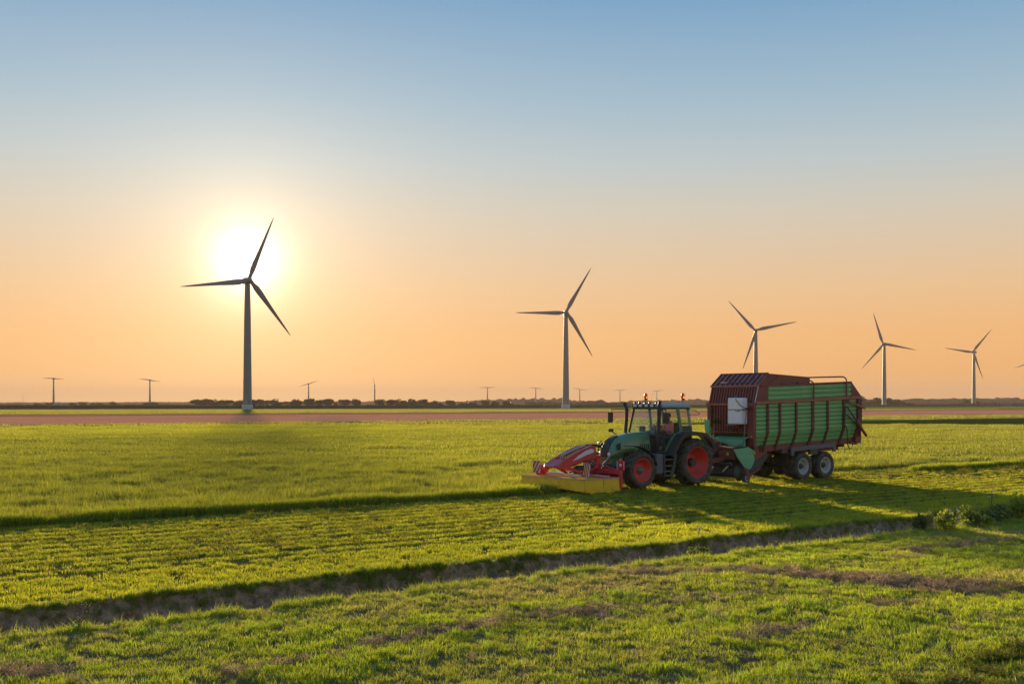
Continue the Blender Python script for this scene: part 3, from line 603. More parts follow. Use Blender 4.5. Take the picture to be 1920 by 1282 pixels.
M['dkgrey'] = material('dark_steel', (.07, .075, .065), .6, var=.25, scale=6, dirt=(.11, .09, .06), dirt_amt=.5)
M['rubber'] = material('tyre_rubber', (.06, .056, .045), .88, var=.35, scale=9, dirt=(.20, .175, .11), dirt_amt=.8, dscale=3.5)
M['rimred'] = material('rim_red', (.72, .06, .04), .38, var=.12, scale=4, dirt=(.20, .08, .05), dirt_amt=.35)
M['hubg']   = material('hub_grey', (.16, .18, .17), .5, var=.2, scale=8)
M['steel']  = material('galvanised_steel', (.42, .44, .45), .4, metal=.6, var=.15, scale=8)
M['rimgrey']= material('rim_silver', (.48, .48, .47), .4, metal=.1, var=.12, scale=6, dirt=(.15, .13, .1), dirt_amt=.4)
M['glass']  = glass_material('cab_glass', (.95, .975, .95), .72)
M['mirror'] = material('mirror_glass', (.55, .6, .62), .05, metal=1., var=0)
M['orange'] = material('beacon_orange', (.85, .16, .01), .2, var=.05, transmission=.4)
M['lampw']  = material('lamp_lens', (.75, .77, .75), .12, var=.05)
M['lampred']= material('lamp_red', (.3, .03, .02), .25)
M['mred']   = material('mower_red', (.62, .035, .045), .36, var=.12, scale=4, dirt=(.22, .12, .08), dirt_amt=.3, coat=.3)
M['myel']   = material('yellow_tarpaulin', (.98, .62, .01), .5, var=.22, scale=2.2, dirt=(.36, .25, .04), dirt_amt=.6, dscale=2.4, bump=.01)
M['deck']   = material('mower_deck', (.85, .42, .04), .92, var=.2, scale=4, dirt=(.5, .26, .05), dirt_amt=.6, dscale=3)
M['wht']    = material('white_sticker', (.68, .72, .76), .4, var=.05)
M['wagred'] = material('wagon_maroon', (.25, .062, .046), .42, var=.16, scale=3, dirt=(.12, .07, .05), dirt_amt=.5, dscale=1.6)
M['wagrib'] = material('wagon_maroon_rib', (.24, .058, .045), .5, var=.2, scale=5, dirt=(.15, .09, .07), dirt_amt=.5, dscale=2)
M['wagdark'] = material('wagon_maroon_dark', (.16, .042, .034), .5, var=.2, scale=5, dirt=(.1, .06, .05), dirt_amt=.5, dscale=2)  # rib and batten maroon; also the painted shade between corrugations
M['waggrn'] = material('wagon_green', (.24, .55, .21), .38, var=.14, scale=3, dirt=(.12, .17, .08), dirt_amt=.45, dscale=1.2)
M['shield'] = material('shield_green', (.16, .50, .28), .4, var=.1, scale=3, dirt=(.15, .2, .1), dirt_amt=.4)
M['tankw']  = material('tank_plastic', (.92, .93, .93), .4, var=.07, scale=3, dirt=(.6, .57, .48), dirt_amt=.3)
M['hose']   = material('hose', (.28, .20, .15), .6)
M['railw']  = material('pale_rail', (.30, .13, .10), .35, metal=.3, var=.3, scale=5)  # paler and more metallic than the body maroon
M['skin']   = material('skin', (.42, .22, .15), .55, var=.05)
M['shirt']  = material('pink_shirt', (.85, .26, .28), .85, var=.12, scale=12, bump=.006)
M['trous']  = material('work_trousers', (.06, .075, .11), .9, var=.15, scale=10)
M['hair']   = material('hair', (.05, .035, .025), .7)
M['seat']   = material('seat_cloth', (.05, .05, .05), .9)
M['tag']    = material('yellow_label', (.60, .42, .05), .5)
M['mud']    = material('grass_caught', (.06, .085, .025), .9, var=.4, scale=14, bump=.04)

def wheel(parent, x, y, r, w, rr, dish, tyre_mat, rim_mat, side=1, name='wheel', lugs=22, hubr=.11, big=True, lug_h=.045, hub_mat=None):
    """y = outer face, side=+1 faces the camera side; rr rim radius; dish = depth of the hub behind the rim edge"""
    Wt = bpy.data.objects.new(name, None); COL.objects.link(Wt); Wt.parent = parent; Wt.location = Vector((x, y-side*w/2, r))-ABS[parent.name]; ABS[Wt.name] = Vector((x, y-side*w/2, r)); Wt.empty_display_size = .2
    c = (x, y-side*w/2, r); h = w/2; s_ = side
    mb = MB(); rt = r-lug_h
    prof = [(rr, -h*.80), (rr+.03, -h*.92), (rr+(rt-rr)*.45, -h*1.0), (rr+(rt-rr)*.8, -h*.96), (rt-.02, -h*.86), (rt, -h*.6), (rt+.004, 0), (rt, h*.6), (rt-.02, h*.86), (rr+(rt-rr)*.8, h*.96), (rr+(rt-rr)*.45, h*1.0), (rr+.03, h*.92), (rr, h*.80)]
    mb.lathe(prof, c, 'y', 48)
    if lugs:
        for k in range(lugs):
            for sgn in (1, -1):
                a0 = 2*math.pi*(k+(.5 if sgn < 0 else 0))/lugs
                secs = []
                for t in np.linspace(0, 1, 5):       # from the centre line out over the shoulder
                    yy = sgn*h*(.02+.93*t); a = a0+.28*t*(1.8/(lugs/12.))*.55; hgt = lug_h*(1 if t < .8 else .9); ra = rt-(.0 if t < .75 else .05*(t-.75)*4*.9)
                    wv = .034*r/.9
                    q = []
                    for da, rad in ((-wv/r, ra-.01), (wv/r, ra-.01), (wv*.8/r, ra+hgt), (-wv*.8/r, ra+hgt)):
                        q.append((c[0]+rad*math.cos(a+da), c[1]+yy, c[2]+rad*math.sin(a+da)))
                    secs.append(q)
                # shoulder drop
                a = a0+.28*1.18*(1.8/(lugs/12.))*.55; q = []
                for da, rad in ((-wv/r, rt-.17*r/.9), (wv/r, rt-.17*r/.9), (wv*.8/r, rt-.10*r/.9), (-wv*.8/r, rt-.10*r/.9)): q.append((c[0]+rad*math.cos(a+da), c[1]+sgn*h*1.03, c[2]+rad*math.sin(a+da)))
                secs.append(q); mb.loft(secs, False)
    else:
        for k in range(46):
            a = 2*math.pi*k/46; mb.tube([(c[0]+(rt+.002)*math.cos(a), c[1]+yy*h, c[2]+(rt+.002)*math.sin(a)) for yy in (-.8, -.3, .3, .8)], .012, 4)
    part('tyre', mb, tyre_mat, Wt)
    # rim: lip, stepped barrel, dished disc
    e = h*.84
    mb = MB()
    pr = [(rr+.005, e-.03), (rr+.012, e), (rr-.02, e+.004), (rr-.035, e-.02), (rr-.05, e-dish*.30), (rr-.085, e-dish*.34), (rr-.095, e-dish*.62), (rr*.70, e-dish*.70), (rr*.66, e-dish*.86), (rr*.42, e-dish*.98), (rr*.36, e-dish*.93), (hubr+.02, e-dish*.93), (hubr+.02, e-dish*.97), (0.0, e-dish*.97)]
    mb.lathe([(a, s_*b) for a, b in pr], c, 'y', 48); mb.lathe([(rr, -h*.8), (rr, h*.8)], c, 'y', 40)
    part('rim', mb, rim_mat, Wt)
    mb = MB(); mb.lathe([(a, s_*b) for a, b in [(hubr+.03, e-dish), (hubr+.03, e-dish+.05), (hubr, e-dish+.06), (hubr*.85, e-dish+.13), (hubr*.4, e-dish+.15), (0, e-dish+.15)]], c, 'y', 20)
    for k in range(8): a = k*math.pi/4; q = rr*.33; mb.lathe([(.016, s_*(e-dish)), (.016, s_*(e-dish*.93+.03)), (0, s_*(e-dish*.93+.03))], (c[0]+q*math.cos(a), c[1], c[2]+q*math.sin(a)), 'y', 6)
    part('hub', mb, hub_mat or M['hubg'], Wt)
    return Wt

# ================================================================== tractor
TR = vthing('tractor', 'dark green tractor with red wheels working in the meadow', 'tractor', (1.3, 0, 0))
for sd_, nm in ((1, 'n'), (-1, 'f')):
    wheel(TR, -.05, sd_*1.25, .905, .62, .575, .42, M['rubber'], M['rimred'], sd_, 'rear_wheel', 17, .10, lug_h=.08)
    wheel(TR, 2.72, sd_*1.20, .70, .50, .435, .20, M['rubber'], M['rimred'], sd_, 'front_wheel', 16, .11, lug_h=.062)
# bonnet: rounded cross-sections
def hoodsec(x, zt, zb, wt, wb, n=8, pow_=4.2):
    pts = []
    for k in range(n*2+1):
        a = math.pi*k/(n*2); ca, sa = math.cos(a), math.sin(a); yy = math.copysign(abs(ca)**(2/pow_), ca); zz = abs(sa)**(2/pow_)
        w = wb+(wt-wb)*zz; pts.append((x, yy*w, zb+.18+(zt-zb-.18)*zz))
    return [(x, wb, zb)]+pts+[(x, -wb, zb)]
HS = [(1.66, 2.07, 1.36, .38, .46), (2.2, 2.045, 1.36, .38, .46), (2.7, 1.985, 1.34, .37, .455), (3.0, 1.91, 1.30, .355, .445), (3.2, 1.83, 1.22, .33, .43), (3.36, 1.71, 1.16, .30, .40), (3.47, 1.53, 1.12, .27, .365), (3.53, 1.36, 1.12, .23, .33), (3.54, 1.2, 1.14, .2, .30)]
mb = MB(); mb.loft([hoodsec(*h) for h in HS]); part('bonnet', mb, M['tgreen'], TR)
mb = MB(); mb.prism([(2.9, 1.32), (3.50, 1.14), (3.47, .92), (3.3, .72), (2.95, .70)], -.33, .33); part('front_frame', mb, M['tgreen'], TR)
# grille over the nose
mb = MB(); gs = []
for x, z, w in ((3.02, 1.92, .17), (3.22, 1.835, .19), (3.385, 1.71, .20), (3.50, 1.53, .205), (3.56, 1.36, .19), (3.575, 1.20, .17)):
    gs.append([(x, -w, z-.02), (x+.012, -w*.9, z+.006), (x+.018, 0, z+.018), (x+.012, w*.9, z+.006), (x, w, z-.02), (x-.08, 0, z-.06)])
mb.loft(gs, False); GR = part('grille', mb, M['black'], TR)
for i in range(6):
    z = 1.24+i*.07; x = 3.588-.0*(i) if i < 2 else 3.588-.03*(i-1); mb = MB(); mb.box(x-.03, x+.012, -.16, .16, z, z+.018); part('slat', mb, M['dkgrey'], GR)
for y in (.23, -.23):
    mb = MB(); mb.lathe([(.075, 3.50), (.078, 3.545), (.066, 3.56), (.03, 3.572), (0, 3.575)], (0, y, 1.265), 'x', 18); part('headlight', mb, M['lampw'], TR)
mb = MB(); mb.prism([(3.34, 1.64), (3.16, 1.68), (3.13, 1.44), (3.31, 1.42)], .425, .448); part('vent_panel', mb, M['black'], TR); part('vent_panel', MB().prism([(3.34, 1.64), (3.16, 1.68), (3.13, 1.44), (3.31, 1.42)], -.448, -.425), M['black'], TR)
for i in range(5): mb = MB(); mb.box(1.76+i*.1, 1.80+i*.1, .45, .472, 1.45, 1.62); part('louvre', mb, M['black'], TR)
mb = MB(); mb.box(1.62, 1.68, -.47, .47, 1.3, 2.06); part('firewall', mb, M['black'], TR)
# engine block, axle, gearbox, tank
mb = MB(); mb.box(1.2, 3.3, -.28, .28, .62, 1.38, b=.04); mb.box(-.45, 1.4, -.33, .33, .55, 1.25, b=.05); mb.tube([(1.8, .2, 1.2), (2.2, .32, 1.1), (2.6, .3, 1.2)], .05); mb.tube([(2.2, .3, .85), (2.6, .3, .85)], .11, 10)
part('engine_block', mb, M['dkgrey'], TR)
mb = MB(); mb.tube([(2.72, -.95, .66), (2.72, .95, .66)], .10, 10); mb.tube([(2.72, 0, .66), (1.2, 0, .62)], .06); mb.lathe([(.0, -.2), (.2, -.16), (.22, 0), (.2, .16), (0, .2)], (2.72, 0, .66), 'y', 14); part('front_axle', mb, M['dkgrey'], TR)
mb = MB(); mb.tube([(-.05, -1., .9), (-.05, 1., .9)], .15, 12); mb.lathe([(0, -.3), (.3, -.2), (.3, .2), (0, .3)], (-.05, 0, .9), 'y', 14); part('rear_axle', mb, M['dkgrey'], TR)
M['tank'] = material('fuel_tank_grey', (.11, .13, .14), .5, var=.15)
mb = MB(); mb.box(1.60, 1.98, .45, 1.08, .52, 1.26, b=.05); mb.box(.95, 1.98, -1.08, -.45, .52, 1.24, b=.05); part('fuel_tank', mb, M['tank'], TR)
mb = MB(); mb.tube([(1.80, .9, 1.25), (1.80, .9, 1.31)], .06, 10); part('tank_cap', mb, M['black'], TR)
# steps
mb = MB(); mb.prism([(1.58, 1.24), (.94, 1.24), (1.04, .80), (1.16, .42), (1.20, .42), (1.08, .82), (1.02, 1.19), (1.58, 1.19)], .70, 1.10); mb.prism([(1.06, 1.24), (.93, 1.24), (1.03, .8), (1.15, .42), (1.32, .42), (1.16, .8)], 1.08, 1.115)
mb.prism([(1.62, 1.24), (1.56, 1.24), (1.54, .42), (1.60, .42)], 1.08, 1.115); part('step_frame', mb, M['dkgrey'], TR)
for z, w in ((1.03, 0), (.80, 0), (.60, 0), (.44, 0)):
    mb = MB(); mb.box(1.12, 1.56, .74, 1.09, z, z+.035); part('step', mb, M['hubg'], TR)
# cab
PIL = []
def pillar(a, b, w, h, mat='tgreen'): mb = MB(); mb.bar(a, b, w, h); part('cab_pillar', mb, M[mat], TR)
for sy in (1, -1):
    pillar((1.68, sy*.72, 1.98), (1.42, sy*.70, 2.95), .05, .06, 'black')
    pillar((.42, sy*.80, 2.02), (.58, sy*.76, 2.95), .06, .10, 'tgreen')
    pillar((-.20, sy*.72, 2.0), (-.02, sy*.70, 2.95), .06, .09, 'roofg')
    mb = MB(); mb.tube([(1.40, sy*.72, 2.92), (1.67, sy*.76, 2.0), (1.62, sy*.785, 1.30), (1.1, sy*.795, 1.27), (.43, sy*.79, 2.05), (.57, sy*.765, 2.92), (1.40, sy*.72, 2.92)], .022, 6); part('door_frame', mb, M['black'], TR)
    mb = MB(); q = [(1.66, 1.98), (1.40, 2.92), (.58, 2.93), (.44, 2.05), (1.10, 1.30), (1.60, 1.31)]; mb.prism(q, sy*.752-.004, sy*.752+.004); dg = part('door_glass', mb, M['glass'], TR)
    mb = MB(); mb.tube([(.66, sy*.78, 2.02), (.66, sy*.82, 2.0), (.66, sy*.82, 1.9)], .016); part('door_handle', mb, M['black'], TR)
    mb = MB(); mb.prism([(.38, 2.27), (.54, 2.93), (.02, 2.93), (-.14, 2.27)], sy*.745-.004, sy*.745+.004); part('side_window', mb, M['glass'], TR)
    mb = MB(); mb.prism([(.40, 2.02), (.44, 2.27), (-.16, 2.27), (-.21, 2.02)], sy*.70, sy*.755); part('lower_panel', mb, M['dkgrey'], TR)
mb = MB(); mb.hexa([(1.70, -.70, 1.98), (1.70, .70, 1.98), (1.43, .67, 2.93), (1.43, -.67, 2.93)], [(1.69, -.70, 1.98), (1.69, .70, 1.98), (1.42, .67, 2.93), (1.42, -.67, 2.93)]); part('windscreen', mb, M['glass'], TR)
mb = MB(); mb.hexa([(-.19, -.68, 2.05), (-.19, .68, 2.05), (-.01, .66, 2.93), (-.01, -.66, 2.93)], [(-.2, -.68, 2.05), (-.2, .68, 2.05), (-.02, .66, 2.93), (-.02, -.66, 2.93)]); part('rear_window', mb, M['glass'], TR)
mb = MB(); mb.box(1.40, 1.66, -.72, .72, 1.9, 2.0, b=.02); mb.box(-.22, 1.6, -.66, .66, 1.22, 1.30); mb.box(-.22, -.16, -.7, .7, 1.25, 2.05); part('cab_floor', mb, M['dkgrey'], TR)
mb = MB(); mb.box(1.10, 1.58, -.34, .34, 1.3, 2.06, b=.06); mb.tube([(1.35, 0, 2.05), (1.14, 0, 2.18)], .035); mb.box(1.2, 1.36, -.5, -.32, 2.0, 2.26, b=.02); part('dashboard', mb, M['black'], TR)
mb = MB(); cs = Vector((1.12, 0, 2.2)); ring = []
for k in range(21): a = 2*math.pi*k/20; ring.append(cs+Vector((math.sin(R(-65))*0, math.cos(a)*.19, 0))+Vector((.10, 0, .17))*math.sin(a))
mb.tube(ring, .015, 6, False); part('steering_wheel', mb, M['black'], TR)
mb = MB(); mb.box(-.02, .50, -.26, .26, 1.62, 1.74, b=.04); mb.box(-.12, .06, -.24, .24, 1.72, 2.38, b=.05); mb.box(.0, .44, -.2, .2, 1.3, 1.62); part('seat', mb, M['seat'], TR)
mb = MB(); mb.box(.1, .55, -.38, -.30, 1.85, 1.93, b=.02); mb.tube([(.5, -.34, 1.9), (.56, -.34, 2.08)], .02); mb.box(-.1, .3, -.7, -.45, 1.75, 2.1, b=.03); part('armrest', mb, M['black'], TR)
# windscreen wiper
mb = MB(); mb.tube([(1.70, .1, 2.02), (1.695, .05, 2.2)], .01, 5); mb.tube([(1.70, -.35, 2.24), (1.70, .25, 2.20)], .01, 5); part('wiper', mb, M['black'], TR)
# roof
rs = []
for z, e, xr in ((2.94, -.02, 0), (2.965, .05, .02), (3.03, .06, .03), (3.09, .02, 0), (3.13, -.08, -.08)):
    x0, x1, y = -.12-e, 1.50+e+xr, .78+e; c_ = .14
    rs.append([(x1, -y+c_, z), (x1, y-c_, z), (x1-c_, y, z), (x0+c_, y, z), (x0, y-c_, z), (x0, -y+c_, z), (x0+c_, -y, z), (x1-c_, -y, z)])
mb = MB(); mb.loft(rs, False); RF = part('cab_roof', mb, M['roofg'], TR)
mb = MB(); mb.box(-.1, 1.50, -.76, .76, 2.90, 2.94); part('roof_lining', mb, M['black'], RF)
mb = MB(); mb.box(1.585, 1.60, -.62, .62, 2.975, 3.085, b=.005); part('visor', mb, M['black'], RF)
for i, y in enumerate((-.46, -.16, .16, .46)):
    mb = MB(); mb.box(1.60, 1.625, y-.085, y+.085, 2.995, 3.07, b=.01); part('work_light', mb, M['lampw'], RF)
for i, y in enumerate((-.62, -.36, -.06, .18, .55)):
    mb = MB(); mb.lathe([(.055, 3.10), (.055, 3.15), (.03, 3.175), (0, 3.18)], (1.45, y, 0), 'z', 10); part('marker_light', mb, M['lampred'], RF)
for x, y in ((.23, .70), (.86, -.66)):
    B = bpy.data.objects.new('beacon', None); COL.objects.link(B); B.parent = TR; B.location = Vector((x, y, 3.1))-ABS[TR.name]; ABS[B.name] = Vector((x, y, 3.1)); B.empty_display_size = .1
    mb = MB(); mb.tube([(x, y, 3.0), (x, y, 3.27)], .013, 6); mb.lathe([(0, 3.24), (.05, 3.245), (.065, 3.27), (.065, 3.30), (0, 3.31)], (x, y, 0), 'z', 14); part('bracket', mb, M['black'], B)
    mb = MB(); mb.lathe([(.058, 3.30), (.066, 3.33), (.066, 3.43), (.055, 3.48), (.03, 3.505), (0, 3.51)], (x, y, 0), 'z', 16); part('lens', mb, M['orange'], B)
mb = MB(); mb.tube([(.8, -.46, 3.1), (.8, -.42, 3.3), (.82, -.30, 3.52)], .007, 5); part('antenna', mb, M['black'], TR)
# exhaust and intake stacks beside the windscreen
mb = MB(); mb.tube([(1.72, .84, 1.75), (1.66, .86, 2.0), (1.62, .86, 2.9), (1.60, .85, 3.05), (1.56, .82, 3.14), (1.50, .78, 3.17)], [.06, .075, .075, .07, .065, .06], 12); part('exhaust_pipe', mb, M['black'], TR)
mb = MB(); mb.tube([(1.78, -.80, 1.9), (1.74, -.84, 2.1), (1.64, -.90, 2.6), (1.60, -.93, 2.9), (1.62, -1.0, 3.1), (1.66, -1.04, 3.14)], [.06, .07, .07, .07, .065, .06], 12); part('intake_pipe', mb, M['black'], TR)
# mirrors
for (pts, mx, my) in (([(1.52, .80, 2.88), (1.62, 1.05, 2.90), (1.66, 1.24, 2.88), (1.68, 1.28, 2.78)], 1.68, 1.28), ([(1.50, -.80, 2.87), (1.62, -1.3, 2.90), (1.68, -1.72, 2.88), (1.70, -1.76, 2.78)], 1.70, -1.74)):
    A = part('mirror_arm', MB().tube(pts, .018, 6), M['black'], TR); mb = MB(); mb.box(mx-.03, mx+.05, my-.12, my+.12, 2.38, 2.78, b=.03); part('mirror_housing', mb, M['black'], A); mb = MB(); mb.box(mx-.036, mx-.03, my-.10, my+.10, 2.41, 2.75); part('mirror_glass', mb, M['mirror'], A)
for sy in (1, -1): part('grab_rail', MB().tube([(.12, sy*.76, 2.9), (-.15, sy*.95, 2.86), (-.36, sy*1.0, 2.74), (-.34, sy*1.0, 2.70), (.02, sy*.76, 2.69)], .014, 6), M['black'], TR)
mb = MB(); mb.tube([(2.55, -.42, 1.95), (2.62, -.52, 2.0), (2.65, -.6, 2.08)], .02, 6); mb.box(2.6, 2.72, -.72, -.56, 2.05, 2.17, b=.02); part('front_lamp', mb, M['black'], TR)
mb = MB(); mb.tube([(3.2, -.42, 1.2), (3.42, -.48, 1.4), (3.42, -.48, 1.66), (3.3, -.44, 1.74)], .03, 6); mb.tube([(3.2, .42, 1.2), (3.44, .44, 1.3)], .02, 6); part('guard_rail', mb, M['tgreen'], TR)
# rear wings: green inner strip, black outer strip
arc = [(1.36, 1.18), (1.22, 1.42), (1.0, 1.72), (.80, 1.93), (.55, 2.02), (.2, 2.03), (-.2, 2.0), (-.5, 1.93), (-.78, 1.72), (-.93, 1.42)]
def strip(pts, y0, y1, th, shift=0):
    mb = MB(); n = len(pts); secs = []
    for i, (x, z) in enumerate(pts):
        a = Vector(pts[max(i-1, 0)]); b = Vector(pts[min(i+1, n-1)]); d = (b-a).normalized(); nn = Vector((-d.y, d.x)); p = Vector((x, z))+nn*(-shift); q = p-nn*th*-1
        secs.append([(p.x, y0, p.y), (p.x, y1, p.y), (q.x, y1, q.y), (q.x, y0, q.y)])
    mb.loft(secs, False); return mb
for sy in (1, -1):
    a, b = sorted((sy*.92, sy*1.28)); part('rear_wing', strip(arc, a, b, -.04), M['black'], TR); c1, c2 = sorted((sy*1.255, sy*1.29)); part('wing_lip', strip(arc, c1, c2, .11), M['black'], TR)
    ga = [(x*(.96 if x > 0 else 1)-.06*(x > .3), z+.01) for x, z in arc]; a, b = sorted((sy*.70, sy*.92)); part('wing_panel', strip(ga, a, b, -.035), M['tgreen2'], TR)
    mb = MB(); mb.prism([(1.18, 1.22), (.36, 2.02), (-.2, 2.0), (-.4, 1.3), (.6, 1.1)], *sorted((sy*.68, sy*.71))); part('inner_wing', mb, M['tgreen'], TR)
    fa = [(3.44, 1.57), (3.2, 1.585), (2.96, 1.56), (2.74, 1.50), (2.5, 1.40), (2.32, 1.26), (2.18, 1.08), (2.07, .86)]; a, b = sorted((sy*.94, sy*1.24)); part('front_wing', strip(fa, a, b, -.025), M['black'], TR)
    mb = MB(); mb.tube([(2.72, sy*.75, .75), (2.75, sy*.8, 1.2), (2.72, sy*1.0, 1.49)], .022, 6); part('wing_bracket', mb, M['dkgrey'], TR)
mb = MB(); mb.box(-.75, -.35, .98, 1.22, 1.98, 2.0); mb.box(-.87, -.80, .95, 1.2, 1.62, 1.78); part('rear_light', mb, M['lampred'], TR)
# rear linkage and hitch
mb = MB(); 
for sy in (1, -1): mb.bar((-.3, sy*.3, .75), (-1.15, sy*.45, .70), .08, .10); mb.bar((-.35, sy*.3, 1.25), (-.9, sy*.42, .75), .05)
mb.box(-.95, -.4, -.12, .12, .55, .85); mb.box(-.75, -.3, -.28, .28, .9, 1.3, b=.03); part('rear_hitch', mb, M['dkgrey'], TR)
mb = MB()
for sy in (1, -1): mb.bar((3.2, sy*.33, .75), (4.05, sy*.36, .62), .09, .12); mb.tube([(3.45, sy*.36, 1.22), (4.1, sy*.40, .70)], .028, 8)
mb.box(3.2, 3.5, -.35, .35, .6, .85, b=.03); part('front_hitch', mb, M['dkgrey'], TR)
mb = MB(); mb.tube([(3.5, .30, 1.25), (4.2, .58, .88)], .022, 8); part('lift_rod', mb, M['steel'], TR)

# ================================================================== driver
def skin_body(name, verts, edges, radii, root, mats, parent, sub=2):
    me = bpy.data.meshes.new(name); me.from_pydata([Vector(v) for v in verts], edges, []); me.skin_vertices or me.skin_vertices.new() if False else None
    o = bpy.data.objects.new(name, me); COL.objects.link(o)
    bm = bmesh.new(); bm.from_mesh(me); sl = bm.verts.layers.skin.verify()
    bm.verts.ensure_lookup_table()
    for i, v in enumerate(bm.verts): r_ = radii[i]; v[sl].radius = r_ if isinstance(r_, tuple) else (r_, r_); v[sl].use_root = (i == root)
    bm.to_mesh(me); bm.free()
    m_ = o.modifiers.new('skin', 'SKIN'); m_.use_smooth_shade = True; s_ = o.modifiers.new('sub', 'SUBSURF'); s_.levels = sub; s_.render_levels = sub
    me.materials.append(mats)
    if parent: o.parent = parent
    return o
PR = vthing('person', 'driver in a pink shirt seated at the wheel inside the tractor cab', 'person', (.2, 0, 1.74))
def rel(p): return Vector(p)-ABS[PR.name]
bv = [(.2, 0, 1.82), (.2, 0, 2.0), (.22, 0, 2.2), (.26, 0, 2.34), (.28, 0, 2.44), (.30, 0, 2.53), (.32, 0, 2.62), (.31, 0, 2.69),
      (.25, .17, 2.33), (.42, .22, 2.10), (.72, .19, 2.12), (.98, .15, 2.22), (1.05, .14, 2.26), (.25, -.17, 2.33), (.42, -.22, 2.10), (.72, -.19, 2.12), (.98, -.15, 2.22), (1.05, -.14, 2.26),
      (.28, .10, 1.82), (.70, .14, 1.84), (.82, .15, 1.45), (.96, .15, 1.36), (.28, -.10, 1.82), (.70, -.14, 1.84), (.82, -.15, 1.45), (.96, -.15, 1.36)]
be = [(0, 1), (1, 2), (2, 3), (3, 4), (4, 5), (5, 6), (6, 7), (3, 8), (8, 9), (9, 10), (10, 11), (11, 12), (3, 13), (13, 14), (14, 15), (15, 16), (16, 17), (0, 18), (18, 19), (19, 20), (20, 21), (0, 22), (22, 23), (23, 24), (24, 25)]
br = [(.15, .12), (.15, .12), (.17, .12), (.12, .11), .055, (.07, .085), (.078, .095), (.06, .075), .065, .045, .038, .028, .03, .065, .045, .038, .028, .03, .08, .065, .05, .045, .08, .065, .05, .045]
body = skin_body('body', [rel(v) for v in bv], be, br, 0, M['skin'], PR)
sv = [0, 1, 2, 3, 8, 9, 10, 13, 14, 15]; rm = {a: i for i, a in enumerate(sv)}
grow = lambda r_, k: tuple(q+k for q in r_) if isinstance(r_, tuple) else r_+k
skin_body('shirt', [rel(bv[i]) for i in sv], [(rm[a], rm[b]) for a, b in be if a in rm and b in rm], [grow(br[i], .016) for i in sv], 0, M['shirt'], PR)
sv = [0, 18, 19, 20, 22, 23, 24]; rm = {a: i for i, a in enumerate(sv)}
skin_body('trousers', [rel(bv[i]) for i in sv], [(rm[a], rm[b]) for a, b in be if a in rm and b in rm], [grow(br[i], .014) for i in sv], 0, M['trous'], PR)
mb = MB(); mb.lathe([(.098, 2.62), (.10, 2.66), (.085, 2.72), (.05, 2.755), (0, 2.765)], (.30, 0, 0), 'z', 16); part('hair', mb, M['hair'], PR)
mb = MB(); mb.loft([[(.40, -.012, 2.64), (.40, .012, 2.64), (.395, .012, 2.62), (.395, -.012, 2.62)], [(.43, -.018, 2.60), (.43, .018, 2.60), (.39, .018, 2.585), (.39, -.018, 2.585)]]); 
for sy in (1, -1): mb.lathe([(0, -.012), (.03, 0), (0, .012)], (.30, sy*.09, 2.62), 'y', 8)
part('face', mb, M['skin'], PR)
mb = MB()
for sy in (1, -1): mb.lathe([(0, .0), (.012, .004), (.012, .01), (0, .014)], (.395, sy*.032, 2.645), 'x', 8)
part('eyes', mb, M['black'], PR)

# ================================================================== front mower
MW = vthing('front_mower', 'red front disc mower with yellow skirts mounted on the tractor nose', 'mower', (5.1, 0, 0))
DK = [(4.22, -1.60), (4.22, 1.60), (5.84, 1.60), (6.12, .6), (6.14, -1.60)]         # deck outline (x, y)
mb = MB(); mb.prism([(4.26, -1.52), (4.26, 1.52), (5.78, 1.52), (6.06, .6), (6.08, -1.52)], .48, .53, 'z'); part('deck', mb, M['deck'], MW)
mb = MB(); mb.prism([(4.26, .45), (4.26, 1.53), (5.1, 1.53), (4.95, .95), (4.7, .55)], .535, .56, 'z'); mb.prism([(4.26, -1.53), (4.26, -.7), (4.9, -.9), (5.1, -1.53)], .535, .56, 'z'); part('rear_flap', mb, M['mred'], MW)
mb = MB(); mb.box(4.9, 5.0, -1.45, .4, .53, .60); mb.box(4.62, 4.74, -1.5, 1.5, .53, .60); mb.box(5.35, 5.41, -1.4, 1.2, .53, .565); part('deck_beam', mb, M['steel'], MW)
# edge rails (pale) and skirts, slightly wavy cloth
def skirt(a, b, ztop, zbot, n=14, wav=.02, lean=.02, seed=0):
    g = random.Random(seed); a = Vector((*a, 0)); b = Vector((*b, 0)); d = (b-a); nrm = Vector((d.y, -d.x, 0)).normalized(); vs = []; fs = []; m = 5
    for i in range(n+1):
        t = i/n; p = a+d*t
        for j in range(m):
            s = j/(m-1); off = nrm*(wav*math.sin(t*n*.9+seed)*s+lean*s+g.uniform(-.4, .4)*wav*s); zb = zbot[0]+(zbot[1]-zbot[0])*t
            vs.append(p+off+Vector((0, 0, ztop+(zb-ztop)*s)))
    for i in range(n):
        for j in range(m-1): fs.append((i*m+j, (i+1)*m+j, (i+1)*m+j+1, i*m+j+1))
    k = len(vs); vs += [v-nrm*.012 for v in vs[:k]]; fs += [tuple(q+k for q in f[::-1]) for f in fs]
    return MB().add(vs, fs, True)
part('side_skirt', skirt((5.84, 1.60), (5.0, 1.60), .50, (.05, .05), seed=1, n=9), M['myel'], MW)
part('side_skirt', skirt((4.98, 1.60), (4.22, 1.60), .50, (.05, .06), seed=2, n=8), M['myel'], MW)
part('front_skirt', skirt((6.12, .60), (5.84, 1.60), .50, (.16, .08), seed=3, n=8), M['myel'], MW)
part('front_skirt', skirt((6.14, -1.60), (6.12, .60), .50, (.20, .16), seed=4, n=18), M['myel'], MW)
part('side_skirt', skirt((4.22, -1.60), (6.14, -1.60), .50, (.08, .2), seed=5, n=12), M['myel'], MW)
